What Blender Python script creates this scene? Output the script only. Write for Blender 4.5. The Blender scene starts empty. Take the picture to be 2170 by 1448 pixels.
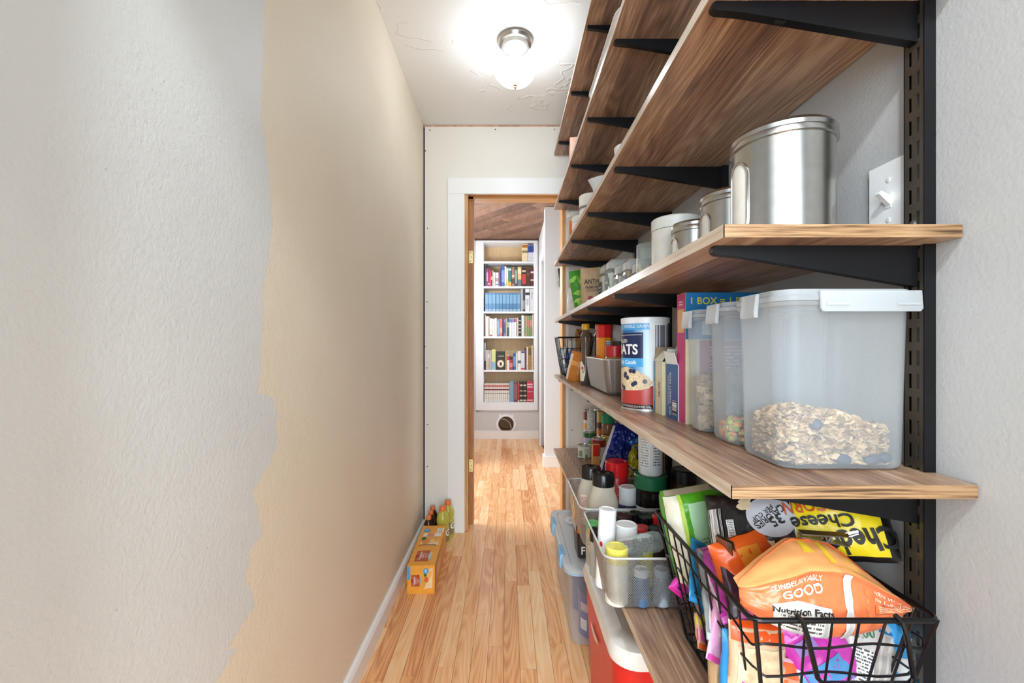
import bpy, bmesh, math, random
from mathutils import Vector, Matrix, noise
random.seed(7)
PI = math.pi
sc = bpy.context.scene
COL = sc.collection

# ------------------------------------------------------------------ camera, world, lights, exposure
F = 930.0; CX = 1077.0; CY = 733.0; CZ = 1.115; D = 2.635
cam = bpy.data.cameras.new('camera'); cam.sensor_width = 36.0; cam.lens = F / 2170 * 36
cam.shift_x = 8 / 2170; cam.shift_y = 9 / 2170; cam.clip_start = 0.02
camo = bpy.data.objects.new('camera', cam); COL.objects.link(camo)
camo.location = (0, 0, CZ); camo.rotation_euler = (PI / 2, 0, 0)
sc.camera = camo
w = bpy.data.worlds.new('world'); sc.world = w; w.use_nodes = True
w.node_tree.nodes['Background'].inputs[0].default_value = (0.78, 0.91, 1.0, 1)
w.node_tree.nodes['Background'].inputs[1].default_value = 2.4

def light(name, kind, loc, power, col=(1, 1, 1), size=0.1, rot=(0, 0, 0), sy=None):
    l = bpy.data.lights.new(name, kind); l.energy = power; l.color = col
    if kind == 'AREA':
        l.size = size
        if sy: l.shape = 'RECTANGLE'; l.size_y = sy
    else:
        l.shadow_soft_size = size
    o = bpy.data.objects.new(name, l); COL.objects.link(o); o.location = loc; o.rotation_euler = rot
    return o
light('pantry_bulb_light', 'POINT', (0.03, 1.90, 2.266), 8.0, (0.84, 0.93, 1.0), 0.018)
light('entry_room_lamp', 'POINT', (-0.06, -0.40, 2.36), 48, (0.86, 0.95, 1.0), 0.05)
light('entry_fill_light', 'AREA', (0.0, -2.0, 1.35), 72, (0.78, 0.91, 1.0), 1.7, (PI / 2, 0, 0), 1.7)  # area fill added to brighten the low aisle; no window stands here
light('library_fill_light', 'AREA', (-1.7, 3.4, 1.5), 44, (0.90, 0.95, 1.0), 1.2, (0, -PI / 2, 0), 1.4)  # unseen area fill added for the room beyond; its window is assumed
light('hall_fill_light', 'POINT', (-0.45, 4.40, 1.75), 19, (0.96, 0.98, 1.0), 0.10)  # fill added to brighten the bookcase; no fixture hangs here
vs = sc.view_settings
sc.display_settings.display_device = 'sRGB'
vs.view_transform = 'Standard'; vs.look = 'None'; vs.exposure = 0.26; vs.gamma = 1.0; vs.use_curve_mapping = False
sc.cycles.use_denoising = True
sc.cycles.max_bounces = 10; sc.cycles.transparent_max_bounces = 16
sc.cycles.sample_clamp_indirect = 6.0
sc.cycles.caustics_reflective = False; sc.cycles.caustics_refractive = False

# ------------------------------------------------------------------ helpers
def P(px, py, y):
    return Vector(((px - CX) / F * y, y, CZ - (py - CY) / F * y))

def lin(c):
    return c / 12.92 if c <= 0.04045 else ((c + 0.055) / 1.055) ** 2.4

def hexc(h):
    h = h.lstrip('#'); return tuple(lin(int(h[i:i + 2], 16) / 255) for i in (0, 2, 4)) + (1,)

def newmat(name):
    m = bpy.data.materials.new(name); m.use_nodes = True
    nt = m.node_tree; b = nt.nodes['Principled BSDF']
    return m, nt, b

_M = {}
def M(h, rough=0.5, metal=0.0, var=0.06, sc_=30.0, bump=0.0, bsc=200.0, spec=0.5):
    """plain painted / plastic / paper surface: colour with a faint mottling"""
    k = (h, rough, metal, var, sc_, bump, bsc, spec)
    if k in _M: return _M[k]
    m, nt, b = newmat('surface_' + h.lstrip('#'))
    c = hexc(h)
    tc = nt.nodes.new('ShaderNodeTexCoord'); n = nt.nodes.new('ShaderNodeTexNoise'); n.inputs['Scale'].default_value = sc_
    nt.links.new(tc.outputs['Object'], n.inputs['Vector'])
    r = nt.nodes.new('ShaderNodeValToRGB')
    r.color_ramp.elements[0].position = 0.3; r.color_ramp.elements[1].position = 0.7
    r.color_ramp.elements[0].color = tuple(x * (1 - var) for x in c[:3]) + (1,)
    r.color_ramp.elements[1].color = tuple(min(1, x * (1 + var)) for x in c[:3]) + (1,)
    nt.links.new(n.outputs['Fac'], r.inputs['Fac']); nt.links.new(r.outputs['Color'], b.inputs['Base Color'])
    b.inputs['Roughness'].default_value = rough; b.inputs['Metallic'].default_value = metal
    b.inputs['Specular IOR Level'].default_value = spec
    if bump:
        n2 = nt.nodes.new('ShaderNodeTexNoise'); n2.inputs['Scale'].default_value = bsc; n2.inputs['Detail'].default_value = 4
        nt.links.new(tc.outputs['Object'], n2.inputs['Vector'])
        bp = nt.nodes.new('ShaderNodeBump'); bp.inputs['Strength'].default_value = bump; bp.inputs['Distance'].default_value = 0.004
        nt.links.new(n2.outputs['Fac'], bp.inputs['Height']); nt.links.new(bp.outputs['Normal'], b.inputs['Normal'])
    _M[k] = m
    return m

def clear_mat(name, tint, opac, rough=0.1, body='#ffffff', gloss=0.5):
    """see-through plastic or glass sheet: a mix of straight transparency and a glossy body"""
    m, nt, b = newmat(name)
    out = nt.nodes['Material Output']
    tr = nt.nodes.new('ShaderNodeBsdfTransparent'); tr.inputs[0].default_value = hexc(tint)
    b.inputs['Base Color'].default_value = hexc(body); b.inputs['Roughness'].default_value = rough
    b.inputs['Specular IOR Level'].default_value = gloss
    lw = nt.nodes.new('ShaderNodeLayerWeight'); lw.inputs['Blend'].default_value = 0.35
    mp = nt.nodes.new('ShaderNodeMapRange'); mp.inputs['To Min'].default_value = opac; mp.inputs['To Max'].default_value = min(1, opac + 0.35)
    nt.links.new(lw.outputs['Facing'], mp.inputs['Value'])
    mx = nt.nodes.new('ShaderNodeMixShader')
    nt.links.new(mp.outputs['Result'], mx.inputs[0]); nt.links.new(tr.outputs[0], mx.inputs[1]); nt.links.new(b.outputs[0], mx.inputs[2])
    nt.links.new(mx.outputs[0], out.inputs['Surface'])
    return m

def math_node(nt, op, a, bb=None, c=None):
    n = nt.nodes.new('ShaderNodeMath'); n.operation = op
    for i, v in enumerate((a, bb, c)):
        if v is None: continue
        if isinstance(v, (int, float)): n.inputs[i].default_value = v
        else: nt.links.new(v, n.inputs[i])
    return n.outputs[0]

def ramp(nt, fac, stops):
    r = nt.nodes.new('ShaderNodeValToRGB'); e = r.color_ramp.elements
    while len(e) < len(stops): e.new(0.5)
    for i, (p, c) in enumerate(stops):
        e[i].position = p; e[i].color = hexc(c) if isinstance(c, str) else c
    nt.links.new(fac, r.inputs['Fac'])
    return r.outputs['Color']

def noise_node(nt, vec, scale, detail=4, rough=0.55, dist=0.0):
    n = nt.nodes.new('ShaderNodeTexNoise'); n.inputs['Scale'].default_value = scale; n.inputs['Detail'].default_value = detail
    n.inputs['Roughness'].default_value = rough; n.inputs['Distortion'].default_value = dist
    nt.links.new(vec, n.inputs['Vector']); return n.outputs['Fac']

def mapping(nt, vec, scale=(1, 1, 1), loc=None):
    mp = nt.nodes.new('ShaderNodeMapping'); mp.inputs['Scale'].default_value = scale
    nt.links.new(vec, mp.inputs['Vector'])
    if loc is not None: nt.links.new(loc, mp.inputs['Location'])
    return mp.outputs['Vector']

def mixc(nt, fac, a, b, mode='MIX'):
    n = nt.nodes.new('ShaderNodeMix'); n.data_type = 'RGBA'; n.blend_type = mode
    for sock, v in ((n.inputs[0], fac), (n.inputs[6], a), (n.inputs[7], b)):
        if isinstance(v, (int, float)): sock.default_value = v
        elif isinstance(v, tuple): sock.default_value = v
        else: nt.links.new(v, sock)
    return n.outputs[2]

def bump_to(nt, b, h, strength, dist):
    bp = nt.nodes.new('ShaderNodeBump'); bp.inputs['Strength'].default_value = strength; bp.inputs['Distance'].default_value = dist
    nt.links.new(h, bp.inputs['Height']); nt.links.new(bp.outputs['Normal'], b.inputs['Normal'])

def wood_mat(name, stops, along='Y', rough=0.4, strip=0.0, fine=1.0, rnd=False, tint=0.25, bump=0.25, grain=0.32, ring=0.22, strips=0.16):
    m, nt, b = newmat(name)
    g = nt.nodes.new('ShaderNodeNewGeometry'); pos = g.outputs['Position']
    loc = None; rv = None
    if rnd:
        oi = nt.nodes.new('ShaderNodeObjectInfo'); rv = oi.outputs['Random']
        cb = nt.nodes.new('ShaderNodeCombineXYZ')
        for i in range(3): nt.links.new(math_node(nt, 'MULTIPLY', rv, (37.0, 91.0, 53.0)[i]), cb.inputs[i])
        loc = cb.outputs[0]
    def sca(a, c): return {'Y': (c, a, c), 'X': (a, c, c), 'Z': (c, c, a)}[along]
    v1 = mapping(nt, pos, sca(0.8, 11), loc); v2 = mapping(nt, pos, sca(4 * fine, 150 * fine), loc); v3 = mapping(nt, pos, sca(1.2, 9), loc)
    n1 = noise_node(nt, v1, 1.0, 5, 0.6, 0.6); n2 = noise_node(nt, v2, 1.0, 3, 0.6, 0.2)
    wv = nt.nodes.new('ShaderNodeTexNoise'); wv.inputs['Scale'].default_value = 1.0; wv.inputs['Detail'].default_value = 1.5
    nt.links.new(v3, wv.inputs['Vector'])
    rings = math_node(nt, 'FRACT', math_node(nt, 'MULTIPLY', wv.outputs['Fac'], 16.0))
    rings = math_node(nt, 'ABSOLUTE', math_node(nt, 'SUBTRACT', rings, 0.5))
    f = math_node(nt, 'ADD', math_node(nt, 'MULTIPLY', n1, 0.55), math_node(nt, 'MULTIPLY_ADD', n2, grain, 0.16 - grain * 0.5))
    f = math_node(nt, 'ADD', f, math_node(nt, 'MULTIPLY_ADD', rings, ring, 0.055 - ring * 0.25))
    if strip:
        sx = nt.nodes.new('ShaderNodeSeparateXYZ'); nt.links.new(pos, sx.inputs[0])
        wn = nt.nodes.new('ShaderNodeTexWhiteNoise'); wn.noise_dimensions = '1D'
        nt.links.new(math_node(nt, 'FLOOR', math_node(nt, 'DIVIDE', sx.outputs[0 if along == 'Y' else 1], strip)), wn.inputs['W'])
        f = math_node(nt, 'ADD', f, math_node(nt, 'MULTIPLY', math_node(nt, 'SUBTRACT', wn.outputs['Value'], 0.5), strips))
    if rnd:
        f = math_node(nt, 'ADD', f, math_node(nt, 'MULTIPLY', math_node(nt, 'SUBTRACT', rv, 0.5), tint))
    col = ramp(nt, f, stops)
    nt.links.new(col, b.inputs['Base Color'])
    b.inputs['Roughness'].default_value = rough
    if bump: bump_to(nt, b, f, bump, 0.0015)
    return m

# ---- mesh builders (all add to a bmesh)
def quadbox(bm, x0, x1, y0, y1, z0, z1, mi=0):
    v = [bm.verts.new(p) for p in ((x0, y0, z0), (x1, y0, z0), (x1, y1, z0), (x0, y1, z0), (x0, y0, z1), (x1, y0, z1), (x1, y1, z1), (x0, y1, z1))]
    for q in ((0, 3, 2, 1), (4, 5, 6, 7), (0, 1, 5, 4), (1, 2, 6, 5), (2, 3, 7, 6), (3, 0, 4, 7)):
        f = bm.faces.new([v[i] for i in q]); f.material_index = mi
    return v

def prism(bm, poly, axis, a0, a1, mi=0):
    def mk(p, a):
        return {'Z': (p[0], p[1], a), 'Y': (p[0], a, p[1]), 'X': (a, p[0], p[1])}[axis]
    lo = [bm.verts.new(mk(p, a0)) for p in poly]; hi = [bm.verts.new(mk(p, a1)) for p in poly]
    n = len(poly); fs = [bm.faces.new(lo), bm.faces.new(list(reversed(hi)))]
    for i in range(n): fs.append(bm.faces.new((lo[i], hi[i], hi[(i + 1) % n], lo[(i + 1) % n])))
    for f in fs: f.material_index = mi

def lathe(bm, prof, cx=0, cy=0, cz=0, seg=32, mi=0, ex=1.0, ey=1.0, cap0=True, cap1=True, rib=0.0):
    rings = []
    for r, z in prof:
        ring = []
        for i in range(seg):
            a = 2 * PI * i / seg; rr = r * (1 + (rib if i % 2 else 0))
            ring.append(bm.verts.new((cx + rr * math.cos(a) * ex, cy + rr * math.sin(a) * ey, cz + z)))
        rings.append(ring)
    for a, b_ in zip(rings, rings[1:]):
        for i in range(seg):
            f = bm.faces.new((a[i], a[(i + 1) % seg], b_[(i + 1) % seg], b_[i])); f.material_index = mi
    if cap0: bm.faces.new(list(reversed(rings[0]))).material_index = mi
    if cap1: bm.faces.new(rings[-1]).material_index = mi

def tube(bm, pts, r, seg=6, closed=False, mi=0):
    pts = [Vector(p) for p in pts]; n = len(pts); rings = []
    up = Vector((0, 0, 1)); prev = None
    for i, p in enumerate(pts):
        a = pts[(i - 1) % n] if (closed or i > 0) else p
        b_ = pts[(i + 1) % n] if (closed or i < n - 1) else p
        t = (b_ - a).normalized()
        if prev is None:
            s = t.cross(up)
            if s.length < 1e-3: s = t.cross(Vector((1, 0, 0)))
        else:
            s = prev - t * prev.dot(t)
            if s.length < 1e-4: s = t.cross(up)
        s.normalize(); prev = s; u = s.cross(t)
        rings.append([bm.verts.new(p + (s * math.cos(2 * PI * k / seg) + u * math.sin(2 * PI * k / seg)) * r) for k in range(seg)])
    m_ = n if closed else n - 1
    for i in range(m_):
        a, b_ = rings[i], rings[(i + 1) % n]
        for k in range(seg):
            f = bm.faces.new((a[k], a[(k + 1) % seg], b_[(k + 1) % seg], b_[k])); f.material_index = mi
    if not closed:
        bm.faces.new(rings[0]).material_index = mi; bm.faces.new(list(reversed(rings[-1]))).material_index = mi

def rrect(x0, x1, y0, y1, r, k=5):
    pts = []
    for cx, cy, a0 in ((x1 - r, y1 - r, 0), (x0 + r, y1 - r, PI / 2), (x0 + r, y0 + r, PI), (x1 - r, y0 + r, 1.5 * PI)):
        for i in range(k + 1):
            a = a0 + PI / 2 * i / k; pts.append((cx + r * math.cos(a), cy + r * math.sin(a)))
    return pts

def loft(bm, secs, k=5, mi=0, cap0=True, cap1=True, uv=False):
    """secs: (z, x0, x1, y0, y1, r) rounded rectangles stacked upward"""
    rings = []; per = []
    for z, x0, x1, y0, y1, r in secs:
        p = rrect(x0, x1, y0, y1, r, k); rings.append([bm.verts.new((a, b_, z)) for a, b_ in p])
    if uv:
        lay = bm.loops.layers.uv.verify()
        p = rrect(*secs[-1][1:6], k); acc = [0]
        for i in range(len(p)): acc.append(acc[-1] + math.dist(p[i], p[(i + 1) % len(p)]))
    n = len(rings[0])
    for j, (a, b_) in enumerate(zip(rings, rings[1:])):
        for i in range(n):
            f = bm.faces.new((a[i], a[(i + 1) % n], b_[(i + 1) % n], b_[i])); f.material_index = mi
            if uv:
                zz = (secs[j][0], secs[j + 1][0])
                for l, c in zip(f.loops, ((acc[i], zz[0]), (acc[i + 1], zz[0]), (acc[i + 1], zz[1]), (acc[i], zz[1]))): l[lay].uv = c
    if cap0:
        f = bm.faces.new(list(reversed(rings[0]))); f.material_index = mi
        if uv:
            for l in f.loops: l[lay].uv = l.vert.co.xy
    if cap1: bm.faces.new(rings[-1]).material_index = mi

def fin(bm, name, mats, parent=None, bevel=0.0, bseg=2, smooth=35, loc=None, wn=False):
    if bevel:
        bmesh.ops.bevel(bm, geom=[e for e in bm.edges if len(e.link_faces) == 2 and e.calc_face_angle(0) > 0.5], offset=bevel, segments=bseg, affect='EDGES', profile=0.6)
    bmesh.ops.recalc_face_normals(bm, faces=bm.faces)
    me = bpy.data.meshes.new(name); bm.to_mesh(me); bm.free()
    for m in (mats if isinstance(mats, (list, tuple)) else [mats]): me.materials.append(m)
    if smooth:
        for p in me.polygons: p.use_smooth = True
        me.set_sharp_from_angle(angle=math.radians(smooth))
    o = bpy.data.objects.new(name, me); COL.objects.link(o)
    if parent: o.parent = parent
    if loc is not None: o.location = loc
    if wn:
        md = o.modifiers.new('flat_normals', 'WEIGHTED_NORMAL'); md.keep_sharp = True
    return o

def tag(o, label=None, cat=None, group=None, kind=None):
    if label: o['label'] = label
    if cat: o['category'] = cat
    if group: o['group'] = group
    if kind: o['kind'] = kind
    return o

def thing(name, label, cat, loc=(0, 0, 0), rot=(0, 0, 0), group=None):
    o = bpy.data.objects.new(name, None); COL.objects.link(o); o.empty_display_size = 0.02
    o.location = loc; o.rotation_euler = rot
    return tag(o, label, cat, group)

def struct(name, bm, mats, **k):
    o = fin(bm, name, mats, smooth=0, **k); o['kind'] = 'structure'; return o

def copy_tree(o, parent=None):
    c = o.copy(); COL.objects.link(c); c.parent = parent
    for ch in [q for q in o.children]: copy_tree(ch, c)
    return c

# ---- surfaces for print: S(u, v) -> point, normal  (metres)
def plane(o, U, V):
    o, U, V = Vector(o), Vector(U).normalized(), Vector(V).normalized(); N = U.cross(V)
    return lambda u, v: (o + U * u + V * v, N)

def cyl(r, z0=0, cx=0, cy=0):
    def S(u, v):
        a = -PI / 2 + u / r
        return Vector((cx + r * math.cos(a), cy + r * math.sin(a), z0 + v)), Vector((math.cos(a), math.sin(a), 0))
    return S

def patch(S, u0, u1, v0, v1, mat, parent, name='printed_panel', n=None, m=None, off=0.0006):
    n = n or max(2, min(24, int(abs(u1 - u0) / 0.006))); m = m or max(1, min(24, int(abs(v1 - v0) / 0.012)))
    bm = bmesh.new(); lay = bm.loops.layers.uv.verify(); g = []
    for j in range(m + 1):
        row = []
        for i in range(n + 1):
            p, q = S(u0 + (u1 - u0) * i / n, v0 + (v1 - v0) * j / m); row.append(bm.verts.new(p + q * off))
        g.append(row)
    for j in range(m):
        for i in range(n):
            f = bm.faces.new((g[j][i], g[j][i + 1], g[j + 1][i + 1], g[j + 1][i]))
            for l, c in zip(f.loops, ((i, j), (i + 1, j), (i + 1, j + 1), (i, j + 1))):
                l[lay].uv = (c[0] / n, c[1] / m)
    return finp(bm, name, mat, parent)

def finp(bm, name, mat, parent):
    me = bpy.data.meshes.new(name); bm.to_mesh(me); bm.free(); me.materials.append(mat)
    for p in me.polygons: p.use_smooth = True
    o = bpy.data.objects.new(name, me); COL.objects.link(o); o.parent = parent
    return o

def poly_patch(S, pts, mat, parent, name='printed_shape', off=0.0009, rings=3):
    cu = sum(p[0] for p in pts) / len(pts); cv = sum(p[1] for p in pts) / len(pts); dn = []
    for i, a in enumerate(pts):
        c = pts[(i + 1) % len(pts)]; k = max(1, int(math.dist(a, c) / 0.006)); dn += [(a[0] + (c[0] - a[0]) * j / k, a[1] + (c[1] - a[1]) * j / k) for j in range(k)]
    pts = dn; rings = max(rings, min(16, int(max(math.dist((cu, cv), p) for p in pts) / 0.006)))
    bm = bmesh.new(); p, q = S(cu, cv); c = bm.verts.new(p + q * off); prev = None
    for k in range(1, rings + 1):
        ring = []
        for a, b_ in pts:
            p, q = S(cu + (a - cu) * k / rings, cv + (b_ - cv) * k / rings); ring.append(bm.verts.new(p + q * off))
        for i in range(len(ring)):
            j = (i + 1) % len(ring)
            if prev is None: bm.faces.new((c, ring[i], ring[j]))
            else: bm.faces.new((prev[i], ring[i], ring[j], prev[j]))
        prev = ring
    return finp(bm, name, mat, parent)

def ell(uc, vc, ru, rv, n=20, rot=0):
    out = []
    for i in range(n):
        a = 2 * PI * i / n; x, y = ru * math.cos(a), rv * math.sin(a)
        out.append((uc + x * math.cos(rot) - y * math.sin(rot), vc + x * math.sin(rot) + y * math.cos(rot)))
    return out

TS = bpy.data.scenes.new('text_work')
_T = {}
def text_data(s, bold, shear):
    k = (s, bold, shear)
    if k not in _T:
        cu = bpy.data.curves.new('t', 'FONT'); cu.body = s; cu.size = 1; cu.align_x = 'CENTER'; cu.align_y = 'CENTER'; cu.offset = bold
        cu.resolution_u = 3; cu.shear = shear
        ob = bpy.data.objects.new('t', cu); TS.collection.objects.link(ob)
        vl = TS.view_layers[0]; vl.update()
        ev = ob.evaluated_get(vl.depsgraph); me = ev.to_mesh()
        vs_ = [v.co.xy.copy() for v in me.vertices]; fs = [list(p.vertices) for p in me.polygons]
        ev.to_mesh_clear(); bpy.data.objects.remove(ob); bpy.data.curves.remove(cu)
        _T[k] = (vs_, fs)
    return _T[k]

def text(S, s, uc, vc, size, mat, parent, rot=0, bold=0.0, sx=1.0, off=0.0013, name='lettering', shear=0, sub=0, arch=0.0):
    vs_, fs = text_data(s, bold, shear)
    bm = bmesh.new(); V = [bm.verts.new((v.x, v.y, 0)) for v in vs_]
    for f in fs:
        try: bm.faces.new([V[i] for i in f])
        except ValueError: pass
    for _ in range(sub):
        bmesh.ops.subdivide_edges(bm, edges=[e for e in bm.edges if e.calc_length() > 0.22], cuts=1)
    cr, sr = math.cos(rot), math.sin(rot)
    for v in bm.verts:
        x, y = v.co.x * size * sx, v.co.y * size + arch * (v.co.x * size * sx) ** 2
        p, q = S(uc + x * cr - y * sr, vc + x * sr + y * cr)
        v.co = p + q * off
    return finp(bm, name, mat, parent)

def print_mat(name, paper, ink, rows, dens=0.45, vert=False):
    """rows of fine print on a flat printed panel (UV space)"""
    m, nt, b = newmat(name)
    tc = nt.nodes.new('ShaderNodeTexCoord'); s = nt.nodes.new('ShaderNodeSeparateXYZ'); nt.links.new(tc.outputs['UV'], s.inputs[0])
    u, v = (s.outputs[1], s.outputs[0]) if vert else (s.outputs[0], s.outputs[1])
    row = math_node(nt, 'MULTIPLY', v, float(rows))
    line = math_node(nt, 'GREATER_THAN', math_node(nt, 'FRACT', row), 0.5)
    cb = nt.nodes.new('ShaderNodeCombineXYZ')
    nt.links.new(math_node(nt, 'FLOOR', math_node(nt, 'MULTIPLY', u, 46.0)), cb.inputs[0]); nt.links.new(math_node(nt, 'FLOOR', row), cb.inputs[1])
    wn = nt.nodes.new('ShaderNodeTexWhiteNoise'); nt.links.new(cb.outputs[0], wn.inputs['Vector'])
    ink_f = math_node(nt, 'MULTIPLY', line, math_node(nt, 'LESS_THAN', wn.outputs['Value'], dens + 0.2))
    edge = math_node(nt, 'MULTIPLY', math_node(nt, 'GREATER_THAN', u, 0.08), math_node(nt, 'LESS_THAN', u, 0.92))
    ink_f = math_node(nt, 'MULTIPLY', ink_f, edge)
    nt.links.new(mixc(nt, ink_f, hexc(paper), hexc(ink)), b.inputs['Base Color']); b.inputs['Roughness'].default_value = 0.45
    return m

def bars_mat(name, paper='#f2f2f0', ink='#1c1c20', n=34, horiz=False):
    m, nt, b = newmat(name)
    tc = nt.nodes.new('ShaderNodeTexCoord'); s = nt.nodes.new('ShaderNodeSeparateXYZ'); nt.links.new(tc.outputs['UV'], s.inputs[0])
    wn = nt.nodes.new('ShaderNodeTexWhiteNoise'); wn.noise_dimensions = '1D'
    nt.links.new(math_node(nt, 'FLOOR', math_node(nt, 'MULTIPLY', s.outputs[1 if horiz else 0], float(n))), wn.inputs['W'])
    nt.links.new(mixc(nt, math_node(nt, 'GREATER_THAN', wn.outputs['Value'], 0.5), hexc(paper), hexc(ink)), b.inputs['Base Color'])
    b.inputs['Roughness'].default_value = 0.4
    return m

# ---- common materials
WHITE = M('#f1f1f0', 0.45); TRIM = M('#f4f4f4', 0.4, var=0.008); BLACK = M('#0d0d10', 0.45); BLKPL = M('#101012', 0.25)
STEEL = M('#b7b5b1', 0.27, 1.0, 0.05, 60); CHROME = M('#d8d8d8', 0.15, 1.0)
BRKT = M('#08080c', 0.42, 0.0, 0.1, spec=0.3); UPRM = M('#0c0c10', 0.45, 0.0, 0.1, spec=0.3); UPRF = M('#5c544b', 0.35, 0.7, 0.1)
GLASS = clear_mat('clear_glass', '#f4f8f6', 0.12, 0.05, '#e8eeea')
FROST = clear_mat('frosted_plastic', '#fbfcfd', 0.22, 0.28, '#cdd1d4')
FROST2 = clear_mat('frosted_plastic_lid', '#fbfcfd', 0.42, 0.3, '#ced2d5')
TOTE = clear_mat('clear_tote_plastic', '#fafbfd', 0.14, 0.15, '#eef0f6')
FINE = print_mat('fine_print_white', '#eeeeea', '#4a4a4a', 14)
FACTS = print_mat('facts_panel', '#f0f0ee', '#2a2a2e', 18, 0.55)
BARS = bars_mat('barcode')
INK = M('#1a1614', 0.6); WINK = M('#f6f4f0', 0.6)
SHELF = wood_mat('walnut_laminate', [(0.20, '#58443c'), (0.42, '#8f6d58'), (0.58, '#ad8a70'), (0.8, '#d6b89a')], 'Y', 0.34, fine=2.2, strip=0.082, bump=0.12, grain=0.75, ring=0.30, strips=0.22)
EDGE = wood_mat('edge_band', [(0.25, '#9c8570'), (0.45, '#c2ad98'), (0.62, '#d6c6b4'), (0.8, '#e4d8ca')], 'Y', 0.3, bump=0.1, grain=0.6)
EDGEX = wood_mat('end_band', [(0.3, '#4e3826'), (0.43, '#8a6848'), (0.56, '#aa8762'), (0.8, '#bb9b76')], 'X', 0.4, bump=0.15, grain=0.9, ring=0.3, fine=2.4)
OAK = wood_mat('oak_floor', [(0.2, '#cc8452'), (0.4, '#eaac74'), (0.56, '#f5c08a'), (0.8, '#fad6a8')], 'Y', 0.24, rnd=True, tint=0.36, bump=0.06, grain=0.42, ring=0.38)
PINE = wood_mat('raw_pine', [(0.2, '#a9713f'), (0.45, '#c8935a'), (0.6, '#d8a870'), (0.8, '#e6c08c')], 'Z', 0.5, bump=0.1)
BIRCH = wood_mat('birch_back', [(0.2, '#c9a577'), (0.45, '#dcbd92'), (0.7, '#e6cda6')], 'Z', 0.55, bump=0.05)
CEILW = wood_mat('ceiling_board', [(0.2, '#4e372b'), (0.42, '#6d4e3c'), (0.6, '#82604c'), (0.8, '#9a7860')], 'Y', 0.65, rnd=True, tint=0.30, bump=0.15)

# ------------------------------------------------------------------ wall materials
def plaster(name, col, bs=0.25, fine=180, var=0.03, rough=0.55):
    m, nt, b = newmat(name)
    g = nt.nodes.new('ShaderNodeNewGeometry'); pos = g.outputs['Position']
    c = hexc(col)
    n = noise_node(nt, pos, 2.2, 3)
    nt.links.new(mixc(nt, n, tuple(x * (1 - var) for x in c[:3]) + (1,), tuple(min(1, x * (1 + var)) for x in c[:3]) + (1,)), b.inputs['Base Color'])
    b.inputs['Roughness'].default_value = rough
    h = math_node(nt, 'ADD', noise_node(nt, pos, fine, 3), math_node(nt, 'MULTIPLY', noise_node(nt, pos, 28, 4), 0.6))
    bump_to(nt, b, h, bs, 0.004)
    return m

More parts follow.
